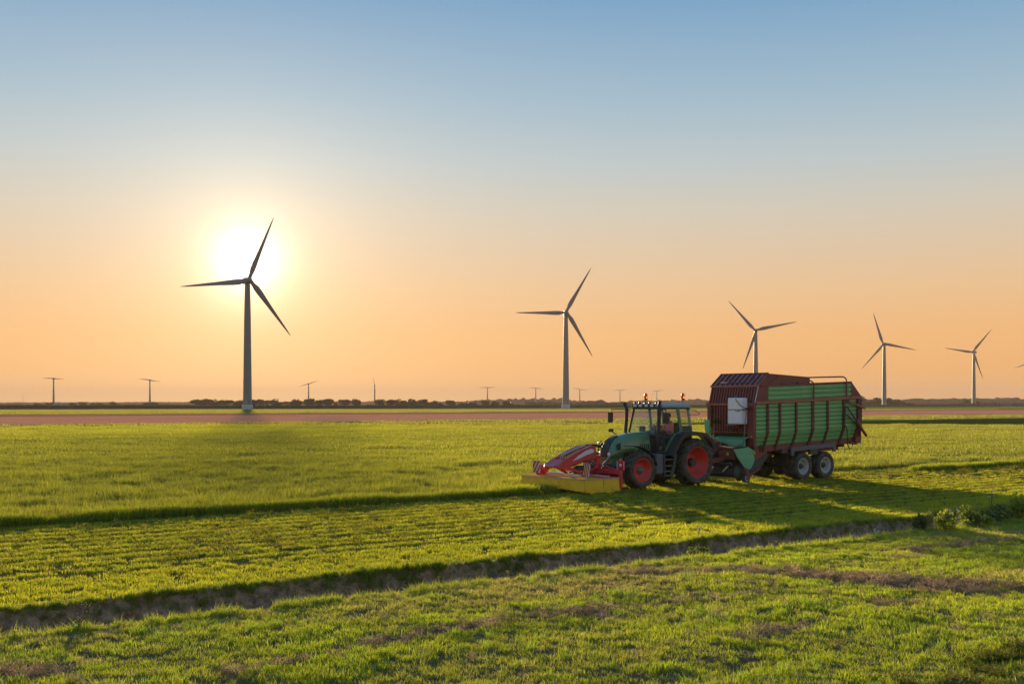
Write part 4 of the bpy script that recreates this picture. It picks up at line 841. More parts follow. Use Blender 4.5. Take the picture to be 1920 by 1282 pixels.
mb = MB(); pr_ = [(4.22, 1.61), (5.85, 1.61), (6.135, .6), (6.155, -1.61), (4.22, -1.61)]
for a, b in zip(pr_[:-1], pr_[1:]): mb.bar((a[0], a[1], .515), (b[0], b[1], .515), .035, .035)
part('edge_rail', mb, M['steel'], MW)
mb = MB(); mb.box(4.45, 4.75, -1.45, 1.45, .10, .20, b=.02); part('cutter_bar', mb, M['dkgrey'], MW)
for i in range(7): y = -1.26+i*.42; mb = MB(); mb.lathe([(0, .08), (.19, .09), (.2, .11), (.08, .15), (0, .16)], (4.75, y, 0), 'z', 14); part('cutting_disc', mb, M['mred'], MW)
# arched red cowl: two side cheeks, top band, open middle with ram
def cheek(y0, y1):
    lo = [(4.24, 1.20), (4.30, 1.10), (4.9, 1.02), (5.5, .86), (5.95, .80), (6.06, .86)]; hi = [(4.30, 1.58), (4.45, 1.62), (4.85, 1.50), (5.35, 1.30), (5.75, 1.12), (6.02, .96)]
    return MB().prism(lo+hi[::-1], y0, y1)
part('side_cowl', cheek(.26, .38), M['mred'], MW); part('side_cowl', cheek(-.38, -.26), M['mred'], MW)
mb = MB(); mb.loft([[(6.06, -.40, .85), (6.06, .40, .85), (6.02, .38, .97), (6.02, -.38, .97)], [(5.72, -.38, .84), (5.72, .38, .84), (5.72, .36, 1.13), (5.72, -.36, 1.13)], [(5.52, -.3, .9), (5.52, .3, .9), (5.52, .3, 1.16), (5.52, -.3, 1.16)]], False)
mb.loft([[(6.06, -.40, .85), (6.06, .40, .85), (6.02, .38, .97), (6.02, -.38, .97)], [(6.14, -.28, .88), (6.14, .28, .88), (6.12, .26, .93), (6.12, -.26, .93)]], False); part('nose_cowl', mb, M['mred'], MW)
mb = MB(); mb.prism([(4.25, 1.52), (4.45, 1.56), (4.45, 1.50), (4.28, 1.3)], -.27, .27); part('rear_cowl', mb, M['mred'], MW)
mb = MB(); mb.prism([(4.5, 1.46), (5.4, 1.13), (5.4, 1.08), (4.5, 1.40)], -.26, .10); part('inner_cover', mb, M['myel'], MW)
mb = MB(); mb.tube([(4.45, -.02, 1.62), (5.45, -.02, 1.30)], .045, 10); mb.tube([(5.35, -.02, 1.33), (5.55, -.02, 1.27)], .03, 8); part('hydraulic_ram', mb, M['steel'], MW)
mb = MB(); mb.box(5.48, 5.56, -.10, -.05, 1.05, 1.36); mb.box(5.48, 5.56, .02, .07, 1.05, 1.36); part('ram_bracket', mb, M['steel'], MW)
st = [(4.36, 1.46), (4.5, 1.50), (4.75, 1.44), (5.1, 1.27), (5.37, 1.09), (5.1, 1.15), (4.7, 1.29), (4.4, 1.36)]
mb = MB(); mb.prism(st, .381, .386); mb.prism(st, -.386, -.381); part('white_decal', mb, M['wht'], MW)
mb = MB(); mb.prism([(4.3, 1.16), (4.9, 1.08), (5.4, .94), (5.4, .88), (4.9, 1.02), (4.3, 1.10)], .381, .387); part('decal_band', mb, M['lampred'], MW)
# linkage below the cowl
mb = MB()
for sy in (1, -1):
    mb.bar((4.25, sy*.30, 1.2), (4.15, sy*.34, .75), .08, .08); mb.bar((5.6, sy*.32, .88), (4.9, sy*.5, .60), .06, .07); mb.bar((4.2, sy*.36, .85), (4.85, sy*.42, .62), .06, .06); mb.box(4.08, 4.24, sy*.34-.05, sy*.34+.05, .5, 1.25)
mb.box(4.1, 4.22, -.4, .4, 1.16, 1.26); mb.box(4.1, 4.24, -1.5, 1.62, .62, .76, b=.02); mb.box(4.16, 4.26, 1.55, 1.66, .12, .72); mb.box(4.16, 4.26, -1.66, -1.55, .12, .72); part('headstock', mb, M['mred'], MW)
mb = MB(); mb.lathe([(.12, -.2), (.12, .2)], (4.7, 0, .78), 'x', 14); mb.box(4.4, 4.9, -.16, .16, .55, .85, b=.04); mb.tube([(3.6, 0, .75), (4.45, 0, .75)], .045, 8); mb.tube([(4.6, .25, .7), (5.2, .45, .66)], .03); mb.tube([(4.9, -.3, 1.0), (4.7, .1, .7), (4.3, .3, .9)], .018); part('gearbox', mb, M['dkgrey'], MW)
mb = MB(); mb.box(4.72, 4.85, -.10, .34, .60, .72, M4=Matrix.Identity(4)); part('yellow_guard', mb, M['myel'], MW)
for i in range(6): mb = MB(); mb.box(4.95+i*.09, 4.99+i*.09, .386, .391, .98-.03*i, 1.03-.03*i); part('warning_label', mb, M['tag'], MW)
mb = MB(); 
for i in range(7): a = .4+i*.15; mb.tube([(4.2, a, .76), (4.3, a+.03, .86), (4.3, a+.1, .8), (4.2, a+.12, .76)], .014, 5)
mb.tube([(4.12, .35, .95), (4.0, .6, .9), (4.1, .9, .82), (4.15, 1.3, .79)], .018, 6); part('hoses', mb, M['mred'], MW)
# far-side roller and boards with diagonal red and white bars
M['brd_r'] = material('board_red', (.42, .04, .02), .45); M['brd_w'] = material('board_white', (.55, .55, .52), .45, dirt=(.3, .28, .2), dirt_amt=.4)
def board(cx, cy, cz, flip, tilt):
    Mx = Matrix.Translation((cx, cy, cz)) @ Matrix.Rotation(R(tilt), 4, 'X') @ Matrix.Rotation(R(-12 if cy > 0 else 0), 4, 'Z')
    b = part('warning_board', MB().box(-.015, .0, -.22, .22, -.22, .22, Mx), M['brd_w'], MW)
    for k in range(-2, 3):        # clipped diagonal bars
        mb = MB(); c0 = k*.19; w = .045; poly = []
        def clip(poly, ax, lim, sg):
            out = []
            for i in range(len(poly)):
                p, q = poly[i], poly[(i+1) % len(poly)]; ip, iq = sg*p[ax] <= lim, sg*q[ax] <= lim
                if ip: out.append(p)
                if ip != iq: t_ = (sg*lim-p[ax])/(q[ax]-p[ax]); out.append((p[0]+(q[0]-p[0])*t_, p[1]+(q[1]-p[1])*t_))
            return out
        f = -1 if flip else 1
        poly = [(c0-w-f*.4*.7, -.4), (c0+w-f*.4*.7, -.4), (c0+w+f*.4*.7, .4), (c0-w+f*.4*.7, .4)]
        for ax in (0, 1):
            for sg in (1, -1):
                if poly: poly = clip(poly, ax, .218, sg)
        if len(poly) > 2:
            mb.prism(poly, .001, .005, 'x', Mx); part('red_bar', mb, M['brd_r'], b)
board(5.62, -1.38, .82, False, 0); board(5.35, 1.12, .80, True, -10)
mb = MB(); mb.lathe([(0, -.16), (.17, -.14), (.17, .14), (0, .16)], (5.42, -1.28, .74), 'x', 16); mb.box(5.3, 5.6, -1.4, -1.2, .53, .68); part('end_drum', mb, M['mred'], MW)
mb = MB(); mb.bar((5.33, 1.12, .62), (5.2, 1.1, .54), .06); mb.bar((5.60, -1.38, .66), (5.6, -1.35, .54), .05); part('board_bracket', mb, M['black'], MW)
# lamp plate on a red post at the rear near corner
LP = part('lamp_plate', MB().box(3.60, 3.625, .76, 1.16, .72, 1.06, b=.006), M['mred'], MW)
mb = MB(); mb.lathe([(.06, 3.625), (.055, 3.64), (0, 3.645)], (0, .96, .90), 'x', 14); part('lens', mb, M['lampw'], LP)
for y in (.78, 1.14): part('edge_strip', MB().box(3.626, 3.632, y-.012, y+.012, .73, 1.05), M['wht'], LP)
part('top_cap', MB().lathe([(0, 3.60), (.08, 3.60), (.08, 3.62), (0, 3.62)], (0, .96, 1.08), 'x', 14), M['mred'], LP)
part('lamp_arm', MB().bar((3.61, .96, .74), (3.8, .98, .66), .07).bar((3.8, .98, .66), (4.14, 1.0, .68), .08), M['mred'], MW)
part('twin_hose', MB().tube([(3.5, -.3, 1.55), (3.8, -.35, 1.6), (4.25, -.3, 1.58)], .035, 6).tube([(3.5, -.2, 1.5), (3.8, -.25, 1.56), (4.25, -.2, 1.52)], .03, 6), M['black'], MW)

# ================================================================== forage wagon
WG = vthing('forage_wagon', 'maroon and green forage wagon hitched behind the tractor', 'wagon', (-5.5, 0, 0))
SL = .038
def tz(x, z): return z+SL*max(0, (-x-3.2))
XR = [-3.9, -4.63, -5.63, -6.67, -7.63, -8.70, -9.72]
# boards: unit board mesh, 1 m long in x, pressed profile in z; scaled per bay
def board_unit():
    mb = MB(); pr = [(-.012, 0.0), (-.012, .10), (.026, .18), (.036, .50), (.030, .80), (.040, .92), (-.006, 1.0)]        # (y out, z)
    n = len(pr); vs = []; fs = []
    for x in (0, 1):
        for (y, z) in pr: vs.append((x, y, z))
        for (y, z) in pr[::-1]: vs.append((x, -.02, z))
    m = 2*n
    for i in range(m): fs.append((i, (i+1) % m, m+(i+1) % m, m+i))
    fs += [list(range(m))[::-1], list(range(m, 2*m))]
    return mb.add(vs, fs)
BU = board_unit().mesh('board', M['waggrn'])
def place_board(x0, x1, za, zb, ya, yb, side=1):
    """board between x0 (front) and x1 (rear), bottom z=za at y=ya, top z=zb at y=yb (z before the body's tilt)"""
    o = bpy.data.objects.new('board', BU); COL.objects.link(o); o.parent = WG; L_x = x0-x1; h = math.hypot(zb-za, yb-ya)-.006; tilt = math.atan2(ya-yb, zb-za)
    pitch = math.atan(SL)
    # local x runs from rear to front; pitched with the body; side=-1 mirrors to the far wall
    Mx = Matrix.Translation(Vector((x1, side*ya, tz(x1, za)))-ABS[WG.name]) @ Matrix.Rotation(pitch, 4, 'Y') @ Matrix.Rotation(side*tilt, 4, 'X') @ Matrix.Diagonal((L_x, side, h, 1))
    o.matrix_local = Mx
zs = [1.40]+[1.40+.168*i for i in range(1, 11)]
def yat(z): return 1.25 if z >= 1.9 else 1.05+.20*(z-1.40)/.5
bays = [(-3.26, XR[0]+.045)]+[(a-.045, b+.045) for a, b in zip(XR[:-1], XR[1:])]
for side in (1, -1):
    for x0, x1 in bays:
        for za, zb in zip(zs[:-1], zs[1:]): place_board(x0, x1, za, zb, yat(za)-.03, yat(zb)-.03, side)
    for x0, x1 in ((-3.98, -6.66), (-6.68, -9.22)):
        for i in range(3): place_board(x0, x1, 3.20+.185*i, 3.20+.185*(i+1), 1.22, 1.22, side)
# ribs, kinked inwards at the bottom
for x in XR:
    for side in (1, -1):
        if x == XR[-1]: w, d = .14, .10
        else: w, d = .055, .07
        if x in (XR[3], XR[5]): w = .07
        mb = MB(); pr = [(1.235, 3.08), (1.235, 1.92), (1.03, 1.40), (1.0, 1.16)]; secs = []
        for y, z in pr: secs.append([(x-w, side*y, tz(x, z)), (x+w, side*y, tz(x, z)), (x+w, side*(y+d), tz(x, z)), (x-w, side*(y+d), tz(x, z))])
        mb.loft(secs, False); part('rib', mb, M['wagdark'], WG)
def beam(name, x0, x1, z, h, y0, y1, mat='wagrib', side=1):
    mb = MB(); ys = sorted((side*y0, side*y1)); mb.hexa([(x0, ys[0], tz(x0, z)), (x0, ys[1], tz(x0, z)), (x0, ys[1], tz(x0, z+h)), (x0, ys[0], tz(x0, z+h))], [(x1, ys[0], tz(x1, z)), (x1, ys[1], tz(x1, z)), (x1, ys[1], tz(x1, z+h)), (x1, ys[0], tz(x1, z+h))])
    return part(name, mb, M[mat], WG)
for side in (1, -1):
    beam('side_rail', -3.22, -9.9, 3.08, .11, 1.20, 1.33, 'railw', side); beam('top_rail', -3.5, -9.25, 3.76, .07, 1.19, 1.27, 'wagrib', side); beam('bottom_beam', -3.4, -9.7, 1.17, .23, .96, 1.035, 'wagrib', side)
    part('gusset_panel', MB().prism([(-3.22, 3.19), (-3.38, 3.80), (-3.96, 3.82), (-3.96, 3.21)], *sorted((side*1.21, side*1.24))), M['wagred'], WG)
    part('gusset_panel', MB().prism([(-9.24, tz(-9.24, 3.83)), (-9.92, tz(-9.92, 3.19)), (-9.92, tz(-9.92, 3.08)), (-9.24, tz(-9.24, 3.18))], *sorted((side*1.20, side*1.24))), M['wagred'], WG)
    part('hood_side', MB().prism([(-3.39, 3.84), (-3.95, 4.31), (-6.56, 4.20), (-6.56, tz(-6.56, 3.80)), (-3.9, 3.83)], *sorted((side*1.18, side*1.21))), M['wagred'], WG)
    part('hood_brace', MB().bar((-3.98, side*1.2, 3.86), (-4.6, side*1.225, 4.22), .03, .03), M['wagrib'], WG)
part('rail_post', MB().box(-4.82, -4.77, 1.235, 1.285, tz(-4.8, 3.74), tz(-4.8, 3.88)), M['wagrib'], WG); part('rail_post', MB().box(-5.8, -5.75, 1.235, 1.285, tz(-5.8, 3.74), tz(-5.8, 3.88)), M['wagrib'], WG)
part('hood_top', MB().hexa([(-3.95, -1.2, 4.31), (-3.95, 1.2, 4.31), (-6.56, 1.2, 4.20), (-6.56, -1.2, 4.20)], [(-3.95, -1.2, 4.285), (-3.95, 1.2, 4.285), (-6.56, 1.2, 4.175), (-6.56, -1.2, 4.175)]), M['wagred'], WG)
# sloping front of the hood with battens; sky reflection painted into its paler maroon
part('hood_front', MB().hexa([(-3.37, -1.23, 3.84), (-3.37, 1.23, 3.84), (-3.94, 1.22, 4.31), (-3.94, -1.22, 4.31)], [(-3.39, -1.23, 3.82), (-3.39, 1.23, 3.82), (-3.96, 1.22, 4.29), (-3.96, -1.22, 4.29)]), material('sky_lit_maroon', (.36, .17, .16), .32, var=.2, scale=4, dirt=(.2, .1, .09), dirt_amt=.5), WG, label='sloping maroon hood front, sky reflection painted into its colour')
for i in range(10): y = -1.19+i*.264; part('batten', MB().hexa([(-3.32, y-.02, 3.87), (-3.32, y+.02, 3.87), (-3.90, y+.02, 4.345), (-3.90, y-.02, 4.345)], [(-3.38, y-.03, 3.83), (-3.38, y+.03, 3.83), (-3.95, y+.03, 4.30), (-3.95, y-.03, 4.30)]), M['wagdark'], WG)
part('hood_ridge', MB().box(-3.99, -3.92, -1.25, 1.25, 4.30, 4.345), M['wagrib'], WG); part('hood_sill', MB().box(-3.42, -3.32, -1.26, 1.26, 3.77, 3.85), M['railw'], WG)
part('handle_rod', MB().tube([(-3.42, -.8, 3.93), (-3.38, -.8, 3.96), (-3.38, .72, 3.94), (-3.44, .75, 3.99), (-3.66, .82, 4.14)], .018, 6), M['wagrib'], WG)
# front wall of vertical corrugations: upper half leans back
WT = lambda y, z: -3.20-.17*max(0, (z-3.08)/.72)
def wallpanel(z0, z1, y0, y1, off=0.): return MB().hexa([(WT(0, z0)+off, y0, z0), (WT(0, z0)+off, y1, z0), (WT(0, z1)+off, y1, z1), (WT(0, z1)+off, y0, z1)], [(WT(0, z0)-.03, y0, z0), (WT(0, z0)-.03, y1, z0), (WT(0, z1)-.03, y1, z1), (WT(0, z1)-.03, y0, z1)])
part('front_wall', wallpanel(3.08, 3.78, -1.22, 1.22), M['wagdark'], WG); part('front_wall', wallpanel(1.95, 3.08, -1.05, .92), M['wagdark'], WG)  # base coloured darker than the corrugations: shade between them painted in
for i in range(17):
    y = -1.15+i*.143
    for z0, z1 in ((3.12, 3.76), (2.0, 3.04)):
        if z0 < 3 and (y < -1.0 or y > .88): continue
        part('corrugation', MB().hexa([(WT(0, z0)+.055, y-.028, z0), (WT(0, z0)+.055, y+.028, z0), (WT(0, z1)+.055, y+.028, z1), (WT(0, z1)+.055, y-.028, z1)], [(WT(0, z0), y-.04, z0), (WT(0, z0), y+.04, z0), (WT(0, z1), y+.04, z1), (WT(0, z1), y-.04, z1)]), M['wagred'], WG)
part('cross_rail', MB().box(-3.22, -3.10, -1.26, 1.24, 3.05, 3.12), M['railw'], WG); part('lower_rail', MB().box(-3.21, -3.12, -1.02, .92, 1.93, 2.0), M['wagrib'], WG)
part('corner_panel', MB().box(-3.2, -3.13, .92, 1.25, 1.42, 3.05).box(-3.25, -3.2, 1.0, 1.25, 1.42, 3.08), M['wagred'], WG); part('corner_panel', MB().box(-3.2, -3.13, -1.25, -1.05, 2.2, 3.05), M['wagred'], WG)
part('white_edge', MB().bar((-3.16, 1.255, 3.14), (-3.36, 1.255, 3.78), .022, .022), M['wht'], WG)
part('inner_back', MB().box(-3.75, -3.70, -1.1, 1.1, 1.2, 2.1), M['dkgrey'], WG)
# grass hanging in the opening, green lip plate
g = random.Random(4); mb = MB()
for _ in range(420):
    x = -3.16+g.uniform(-.1, .1); y = g.uniform(-.8, .9); z = g.uniform(1.70, 2.02 if g.random() < .7 else 2.2); a = g.random()*6.28; l = g.uniform(.04, .12); d = Vector((math.cos(a)*.5, math.sin(a), -.5+g.random()))*l; w = Vector((0, .006, .012))
    mb.add([(x, y, z), Vector((x, y, z))+w, Vector((x, y, z))+d+w, Vector((x, y, z))+d], [(0, 1, 2, 3)])
mb.hexa([(-3.15, -.85, 1.70), (-3.15, .92, 1.70), (-3.19, .92, 1.95), (-3.19, -.85, 1.95)], [(-3.4, -.85, 1.70), (-3.4, .92, 1.70), (-3.4, .92, 1.98), (-3.4, -.85, 1.98)]); part('trapped_grass', mb, M['mud'], WG, kind='stuff')
mb = MB()
for _ in range(160):
    y = g.gauss(-.75, .16); z = 2.38+g.gauss(0, .05); a = g.random()*6.28; l = g.uniform(.05, .12); p = Vector((-3.09, y, z)); d = Vector((.2, math.cos(a), math.sin(a)*.6))*l; w = Vector((0, .006, .012)); mb.add([p, p+w, p+d+w, p+d], [(0, 1, 2, 3)])
part('trapped_grass', mb, M['mud'], WG, kind='stuff')
part('lip_plate', MB().prism([(-.62, 1.70), (1.02, 1.72), (1.05, 1.44), (.35, 1.42), (.05, 1.5), (-.4, 1.62)], -2.86, -2.82, 'x'), M['shield'], WG)
part('lip_top', MB().hexa([(-2.82, -.62, 1.71), (-2.82, 1.02, 1.72), (-3.18, 1.0, 1.80), (-3.18, -.7, 1.80)], [(-2.82, -.62, 1.69), (-2.82, 1.02, 1.70), (-3.18, 1.0, 1.78), (-3.18, -.7, 1.78)]), M['shield'], WG)
part('far_shield', MB().prism([(-1.28, 2.46), (-.98, 2.44), (-1.0, 1.72), (-1.12, 1.66), (-1.2, 1.8)], -3.02, -2.98, 'x'), M['shield'], WG)
part('far_box', MB().box(-3.12, -3.06, -1.12, -.95, 2.74, 2.90), M['dkgrey'], WG)
# tank on its shelf, strap, hose
TKx = -2.92
tk = MB(); 
for (x0, x1, z0, z1) in ((-3.12, -2.76, 2.30, 3.34),): tk.box(x0, x1, .20, .93, z0, z1, b=.05)
TK = part('water_tank', tk, M['tankw'], WG, label='white plastic tank on the front wall'); part('tank_cap', MB().lathe([(.05, 3.33), (.05, 3.38), (0, 3.385)], (-2.92, .48, 0), 'z', 12), M['black'], TK)
part('strap', MB().box(-3.14, -2.752, .195, .936, 2.86, 2.885).tube([(-2.74, .62, 2.84), (-2.74, .75, 2.80), (-2.74, .86, 2.86)], .012, 5), M['black'], TK); part('moulding', MB().box(-2.765, -2.755, .24, .89, 2.56, 2.572).box(-2.765, -2.755, .24, .89, 3.12, 3.132), M['tankw'], TK)
part('tank_shelf', MB().box(-3.18, -2.74, .1, .68, 2.24, 2.295).bar((-3.16, .2, 1.98), (-2.8, .2, 2.24), .04).bar((-3.16, .6, 1.98), (-2.8, .6, 2.24), .04), M['wagrib'], WG)
part('hose', MB().tube([(-2.92, .48, 3.36), (-2.85, .56, 3.42), (-2.74, .66, 3.25), (-2.72, .88, 3.05), (-2.80, 1.06, 2.95), (-2.84, 1.10, 2.75), (-2.84, 1.05, 2.4), (-2.82, 1.02, 1.9), (-2.80, .98, 1.55), (-2.74, .7, 1.42), (-2.70, .4, 1.42), (-2.66, .2, 1.55), (-2.6, .05, 1.6), (-2.3, .1, 1.3), (-2.2, .05, 1.1)], .018, 7), M['hose'], WG)
part('hose_clip', MB().box(-3.1, -2.82, 1.04, 1.10, 2.86, 2.95), M['black'], WG)
# drawbar, frame at the front
part('front_frame', MB().box(-2.75, -2.25, -.55, 1.02, .92, 1.36, b=.03), M['wagred'], WG)
part('frame_cover', MB().hexa([(-2.22, -.2, 1.38), (-2.22, .9, 1.38), (-2.8, 1.0, 1.44), (-2.8, -.2, 1.44)], [(-2.22, -.2, 1.36), (-2.22, .9, 1.36), (-2.8, 1.0, 1.42), (-2.8, -.2, 1.42)]), M['wagrib'], WG)
part('yellow_label', MB().hexa([(-2.35, .55, 1.402), (-2.35, .85, 1.402), (-2.5, .85, 1.416), (-2.5, .55, 1.416)], [(-2.35, .55, 1.392), (-2.35, .85, 1.392), (-2.5, .85, 1.406), (-2.5, .55, 1.406)]), M['tag'], WG)
part('yellow_label', MB().box(-2.25, -2.245, .62, .74, 1.08, 1.22), M['tag'], WG); part('yellow_label', MB().box(-3.128, -3.122, 1.08, 1.16, 1.78, 1.84), M['tag'], WG); part('yellow_label', MB().box(-3.80, -3.72, 1.036, 1.042, 1.22, 1.34), M['tag'], WG); part('yellow_label', MB().box(-3.2, -3.12, 1.236, 1.242, 1.12, 1.26), M['tag'], WG)
part('white_label', MB().box(-3.52, -3.42, 1.242, 1.246, 2.12, 2.16), M['wht'], WG)
mb = MB()
for sy in (1, -1): mb.bar((-2.4, sy*.5, 1.0), (-1.3, sy*.10, .72), .10, .16)
mb.box(-1.5, -.95, -.10, .10, .62, .80, b=.02); mb.bar((-2.3, 0, 1.1), (-1.4, 0, .9), .08, .1); part('drawbar', mb, M['wagred'], WG)
part('drive_shaft', MB().tube([(-.75, 0, .95), (-1.4, 0, 1.0), (-2.25, .1, 1.1)], .07, 10), M['black'], WG)
part('front_post', MB().bar((-2.85, -.62, 2.3), (-2.62, -.40, 1.0), .05).bar((-2.6, -.40, 1.9), (-2.5, -.3, .95), .04), M['wagrib'], WG)
part('support_stand', MB().bar((-1.75, -.15, 1.35), (-1.75, -.15, .45), .08).box(-1.85, -1.65, -.25, -.05, .42, .46), M['wagrib'], WG)
part('coupling_hoses', MB().tube([(-.6, .2, 1.3), (-1.0, .3, 1.05), (-1.6, .2, 1.2), (-2.3, .1, 1.5)], .02, 6).tube([(-.6, .1, 1.35), (-1.1, .1, 1.15), (-1.8, .3, 1.25), (-2.3, .3, 1.3)], .016, 6).tube([(-2.3, .35, 1.4), (-2.2, .1, 1.2), (-2.1, .0, .98)], .02, 6), M['black'], WG)
part('valve_block', MB().box(-2.6, -2.35, -.35, -.05, 1.38, 1.62, b=.03).tube([(-2.35, -.2, 1.5), (-2.2, 0, 1.45)], .04), M['wagrib'], WG)
# side shield of the pick-up
SH = part('side_shield', MB().prism([(-2.02, 1.33), (-2.85, 1.42), (-3.18, 1.27), (-3.22, .88), (-3.02, .58), (-2.88, .53), (-2.60, .66), (-2.28, .98)], 1.17, 1.20), M['shield'], WG)
for za, zb, xa, xb in ((1.22, 1.18, -2.12, -3.19), (.99, .93, -2.32, -3.2), (.78, .75, -2.5, -3.14)): part('shield_rib', MB().bar((xa, 1.205, za), (xb, 1.205, zb), .02, .035), M['shield'], SH)
# pick-up reel with tines, feed channel
PK = part('pickup_reel', MB().lathe([(0, -.98), (.2, -.98), (.2, .98), (0, .98)], (-2.55, 0, .42), 'y', 18).lathe([(.30, -1.0), (.31, -1.0), (.31, -.97), (0, -.97)], (-2.55, 0, .42), 'y', 18).lathe([(.30, .97), (.31, 1.0), (0, 1.0)], (-2.55, 0, .42), 'y', 18), M['dkgrey'], WG)
mb = MB()
for k in range(5):
    for j in range(26): a = k*1.257+.1*(j % 2); y = -.95+j*.076; mb.tube([(-2.55+.2*math.cos(a), y, .42+.2*math.sin(a)), (-2.55+.34*math.cos(a-.25), y, .42+.34*math.sin(a-.25))], .006, 4, False)
part('tines', mb, M['steel'], PK, kind='stuff')
part('crop_press', MB().tube([(-2.15, -.95, .75), (-2.15, .95, .75)], .05, 8).tube([(-2.15, .6, .75), (-2.6, .7, .95)], .02).tube([(-2.15, -.6, .75), (-2.6, -.7, .95)], .02), M['dkgrey'], WG)
part('press_arm', MB().bar((-2.1, .55, .45), (-2.35, .75, .80), .03, .05), M['steel'], WG)
part('feed_channel', MB().prism([(-2.7, .95), (-2.72, .35), (-3.1, .28), (-3.8, .55), (-4.4, 1.1), (-3.0, 1.2)], -.95, .95), M['dkgrey'], WG)
part('channel_shield', MB().prism([(-3.42, 1.24), (-3.44, .84), (-3.66, .95), (-4.25, 1.22)], .97, 1.03), M['wagred'], WG)
mb = MB(); 
for _ in range(300):
    x = g.uniform(-3.3, -2.3); y = g.uniform(-.9, .95); z = .35+.35*g.random(); a = g.random()*6.28; p = Vector((x, y, z)); d = Vector((math.cos(a), math.sin(a), -.6))*g.uniform(.05, .16); w = Vector((.004, .004, .012)); mb.add([p, p+w, p+d+w, p+d], [(0, 1, 2, 3)])
part('picked_grass', mb, M['mud'], WG, kind='stuff')
wheel(WG, -2.78, 1.20, .20, .12, .10, .03, M['rubber'], M['rimgrey'], 1, 'gauge_wheel', 0, .03, lug_h=.01); wheel(WG, -2.78, -1.20, .20, .12, .10, .03, M['rubber'], M['rimgrey'], -1, 'gauge_wheel', 0, .03, lug_h=.01)
part('gauge_wheel_arm', MB().bar((-2.66, 1.16, .60), (-2.88, 1.24, .22), .05, .10).bar((-2.7, 1.22, .55), (-2.98, 1.22, .30), .04, .06).bar((-3.0, 1.2, .34), (-3.5, 1.18, .56), .05, .07).bar((-3.45, 1.15, .5), (-3.6, 1.15, .52), .03), M['wagrib'], WG)
# chassis, side beam, running gear
for side in (1, -1):
    mb = MB(); mb.bar((-2.3, side*.42, 1.02), (-9.4, side*.42, 1.24), .10, .22); part('chassis_beam', mb, M['wagred'], WG)
    mb = MB(); mb.prism([(-5.40, 1.35), (-8.24, 1.49), (-8.24, 1.10), (-8.12, 1.12), (-8.04, 1.30), (-5.60, 1.19), (-5.56, 1.0), (-5.42, 1.0)], *sorted((side*1.14, side*1.22))); part('side_beam', mb, M['tank'], WG)
    part('beam_bracket', MB().box(-7.08, -6.62, *sorted((side*1.06, side*1.20)), 1.02, 1.27), M['dkgrey'], WG)
    part('spring', MB().prism([(-5.6, 1.0), (-6.86, .78), (-8.1, 1.08), (-8.1, 1.0), (-6.86, .68), (-5.6, .92)], *sorted((side*.5, side*.6))), M['dkgrey'], WG)
    part('hanger', MB().box(-5.25, -4.9, *sorted((side*1.02, side*1.15)), 1.12, 1.28), M['dkgrey'], WG)
part('floor', MB().hexa([(-3.4, -.96, 1.24), (-3.4, .96, 1.24), (-9.7, .96, 1.48), (-9.7, -.96, 1.48)], [(-3.4, -.96, 1.18), (-3.4, .96, 1.18), (-9.7, .96, 1.42), (-9.7, -.96, 1.42)]), M['dkgrey'], WG)
for i in range(6): x = -4.1-i*1.0; part('cross_member', MB().box(x-.05, x+.05, -.96, .96, tz(x, 1.05), tz(x, 1.17)), M['wagred'], WG)
for x in (-6.15, -7.58):
    part('axle', MB().tube([(x, -.8, .56), (x, .8, .56)], .07, 10), M['dkgrey'], WG)
    for side in (1, -1): wheel(WG, x, side*1.25, .56, .50, .335, .17, M['rubber'], M['rimgrey'], side, 'wagon_wheel', 0, .09, lug_h=.008, hub_mat=M['dkgrey'])
part('mud_flap', MB().box(-5.30, -5.26, -1.15, -.55, .35, 1.15).box(-5.30, -5.26, .45, 1.1, .62, 1.15), M['black'], WG)
# load of grass inside the body
part('grass_load', MB().hexa([(-3.8, -.94, 1.5), (-3.8, .94, 1.5), (-9.6, .94, 1.7), (-9.6, -.94, 1.7)], [(-3.8, -1.1, 3.1), (-3.8, 1.1, 3.1), (-9.6, 1.1, 3.3), (-9.6, -1.1, 3.3)]), M['mud'], WG, kind='stuff')
# tailgate, arms, hydraulics
part('tailgate', MB().hexa([(-9.88, -1.24, tz(-9.9, 3.1)), (-9.88, 1.24, tz(-9.9, 3.1)), (-9.92, 1.2, 1.52), (-9.92, -1.2, 1.52)], [(-9.95, -1.24, tz(-9.9, 3.1)), (-9.95, 1.24, tz(-9.9, 3.1)), (-9.98, 1.2, 1.52), (-9.98, -1.2, 1.52)]), M['wagred'], WG)
part('tailgate_top', MB().hexa([(-9.26, -1.2, tz(-9.25, 3.80)), (-9.26, 1.2, tz(-9.25, 3.80)), (-9.94, 1.22, tz(-9.9, 3.1)), (-9.94, -1.22, tz(-9.9, 3.1))], [(-9.24, -1.2, tz(-9.25, 3.76)), (-9.24, 1.2, tz(-9.25, 3.76)), (-9.9, 1.22, tz(-9.9, 3.06)), (-9.9, -1.22, tz(-9.9, 3.06))]), M['wagred'], WG)
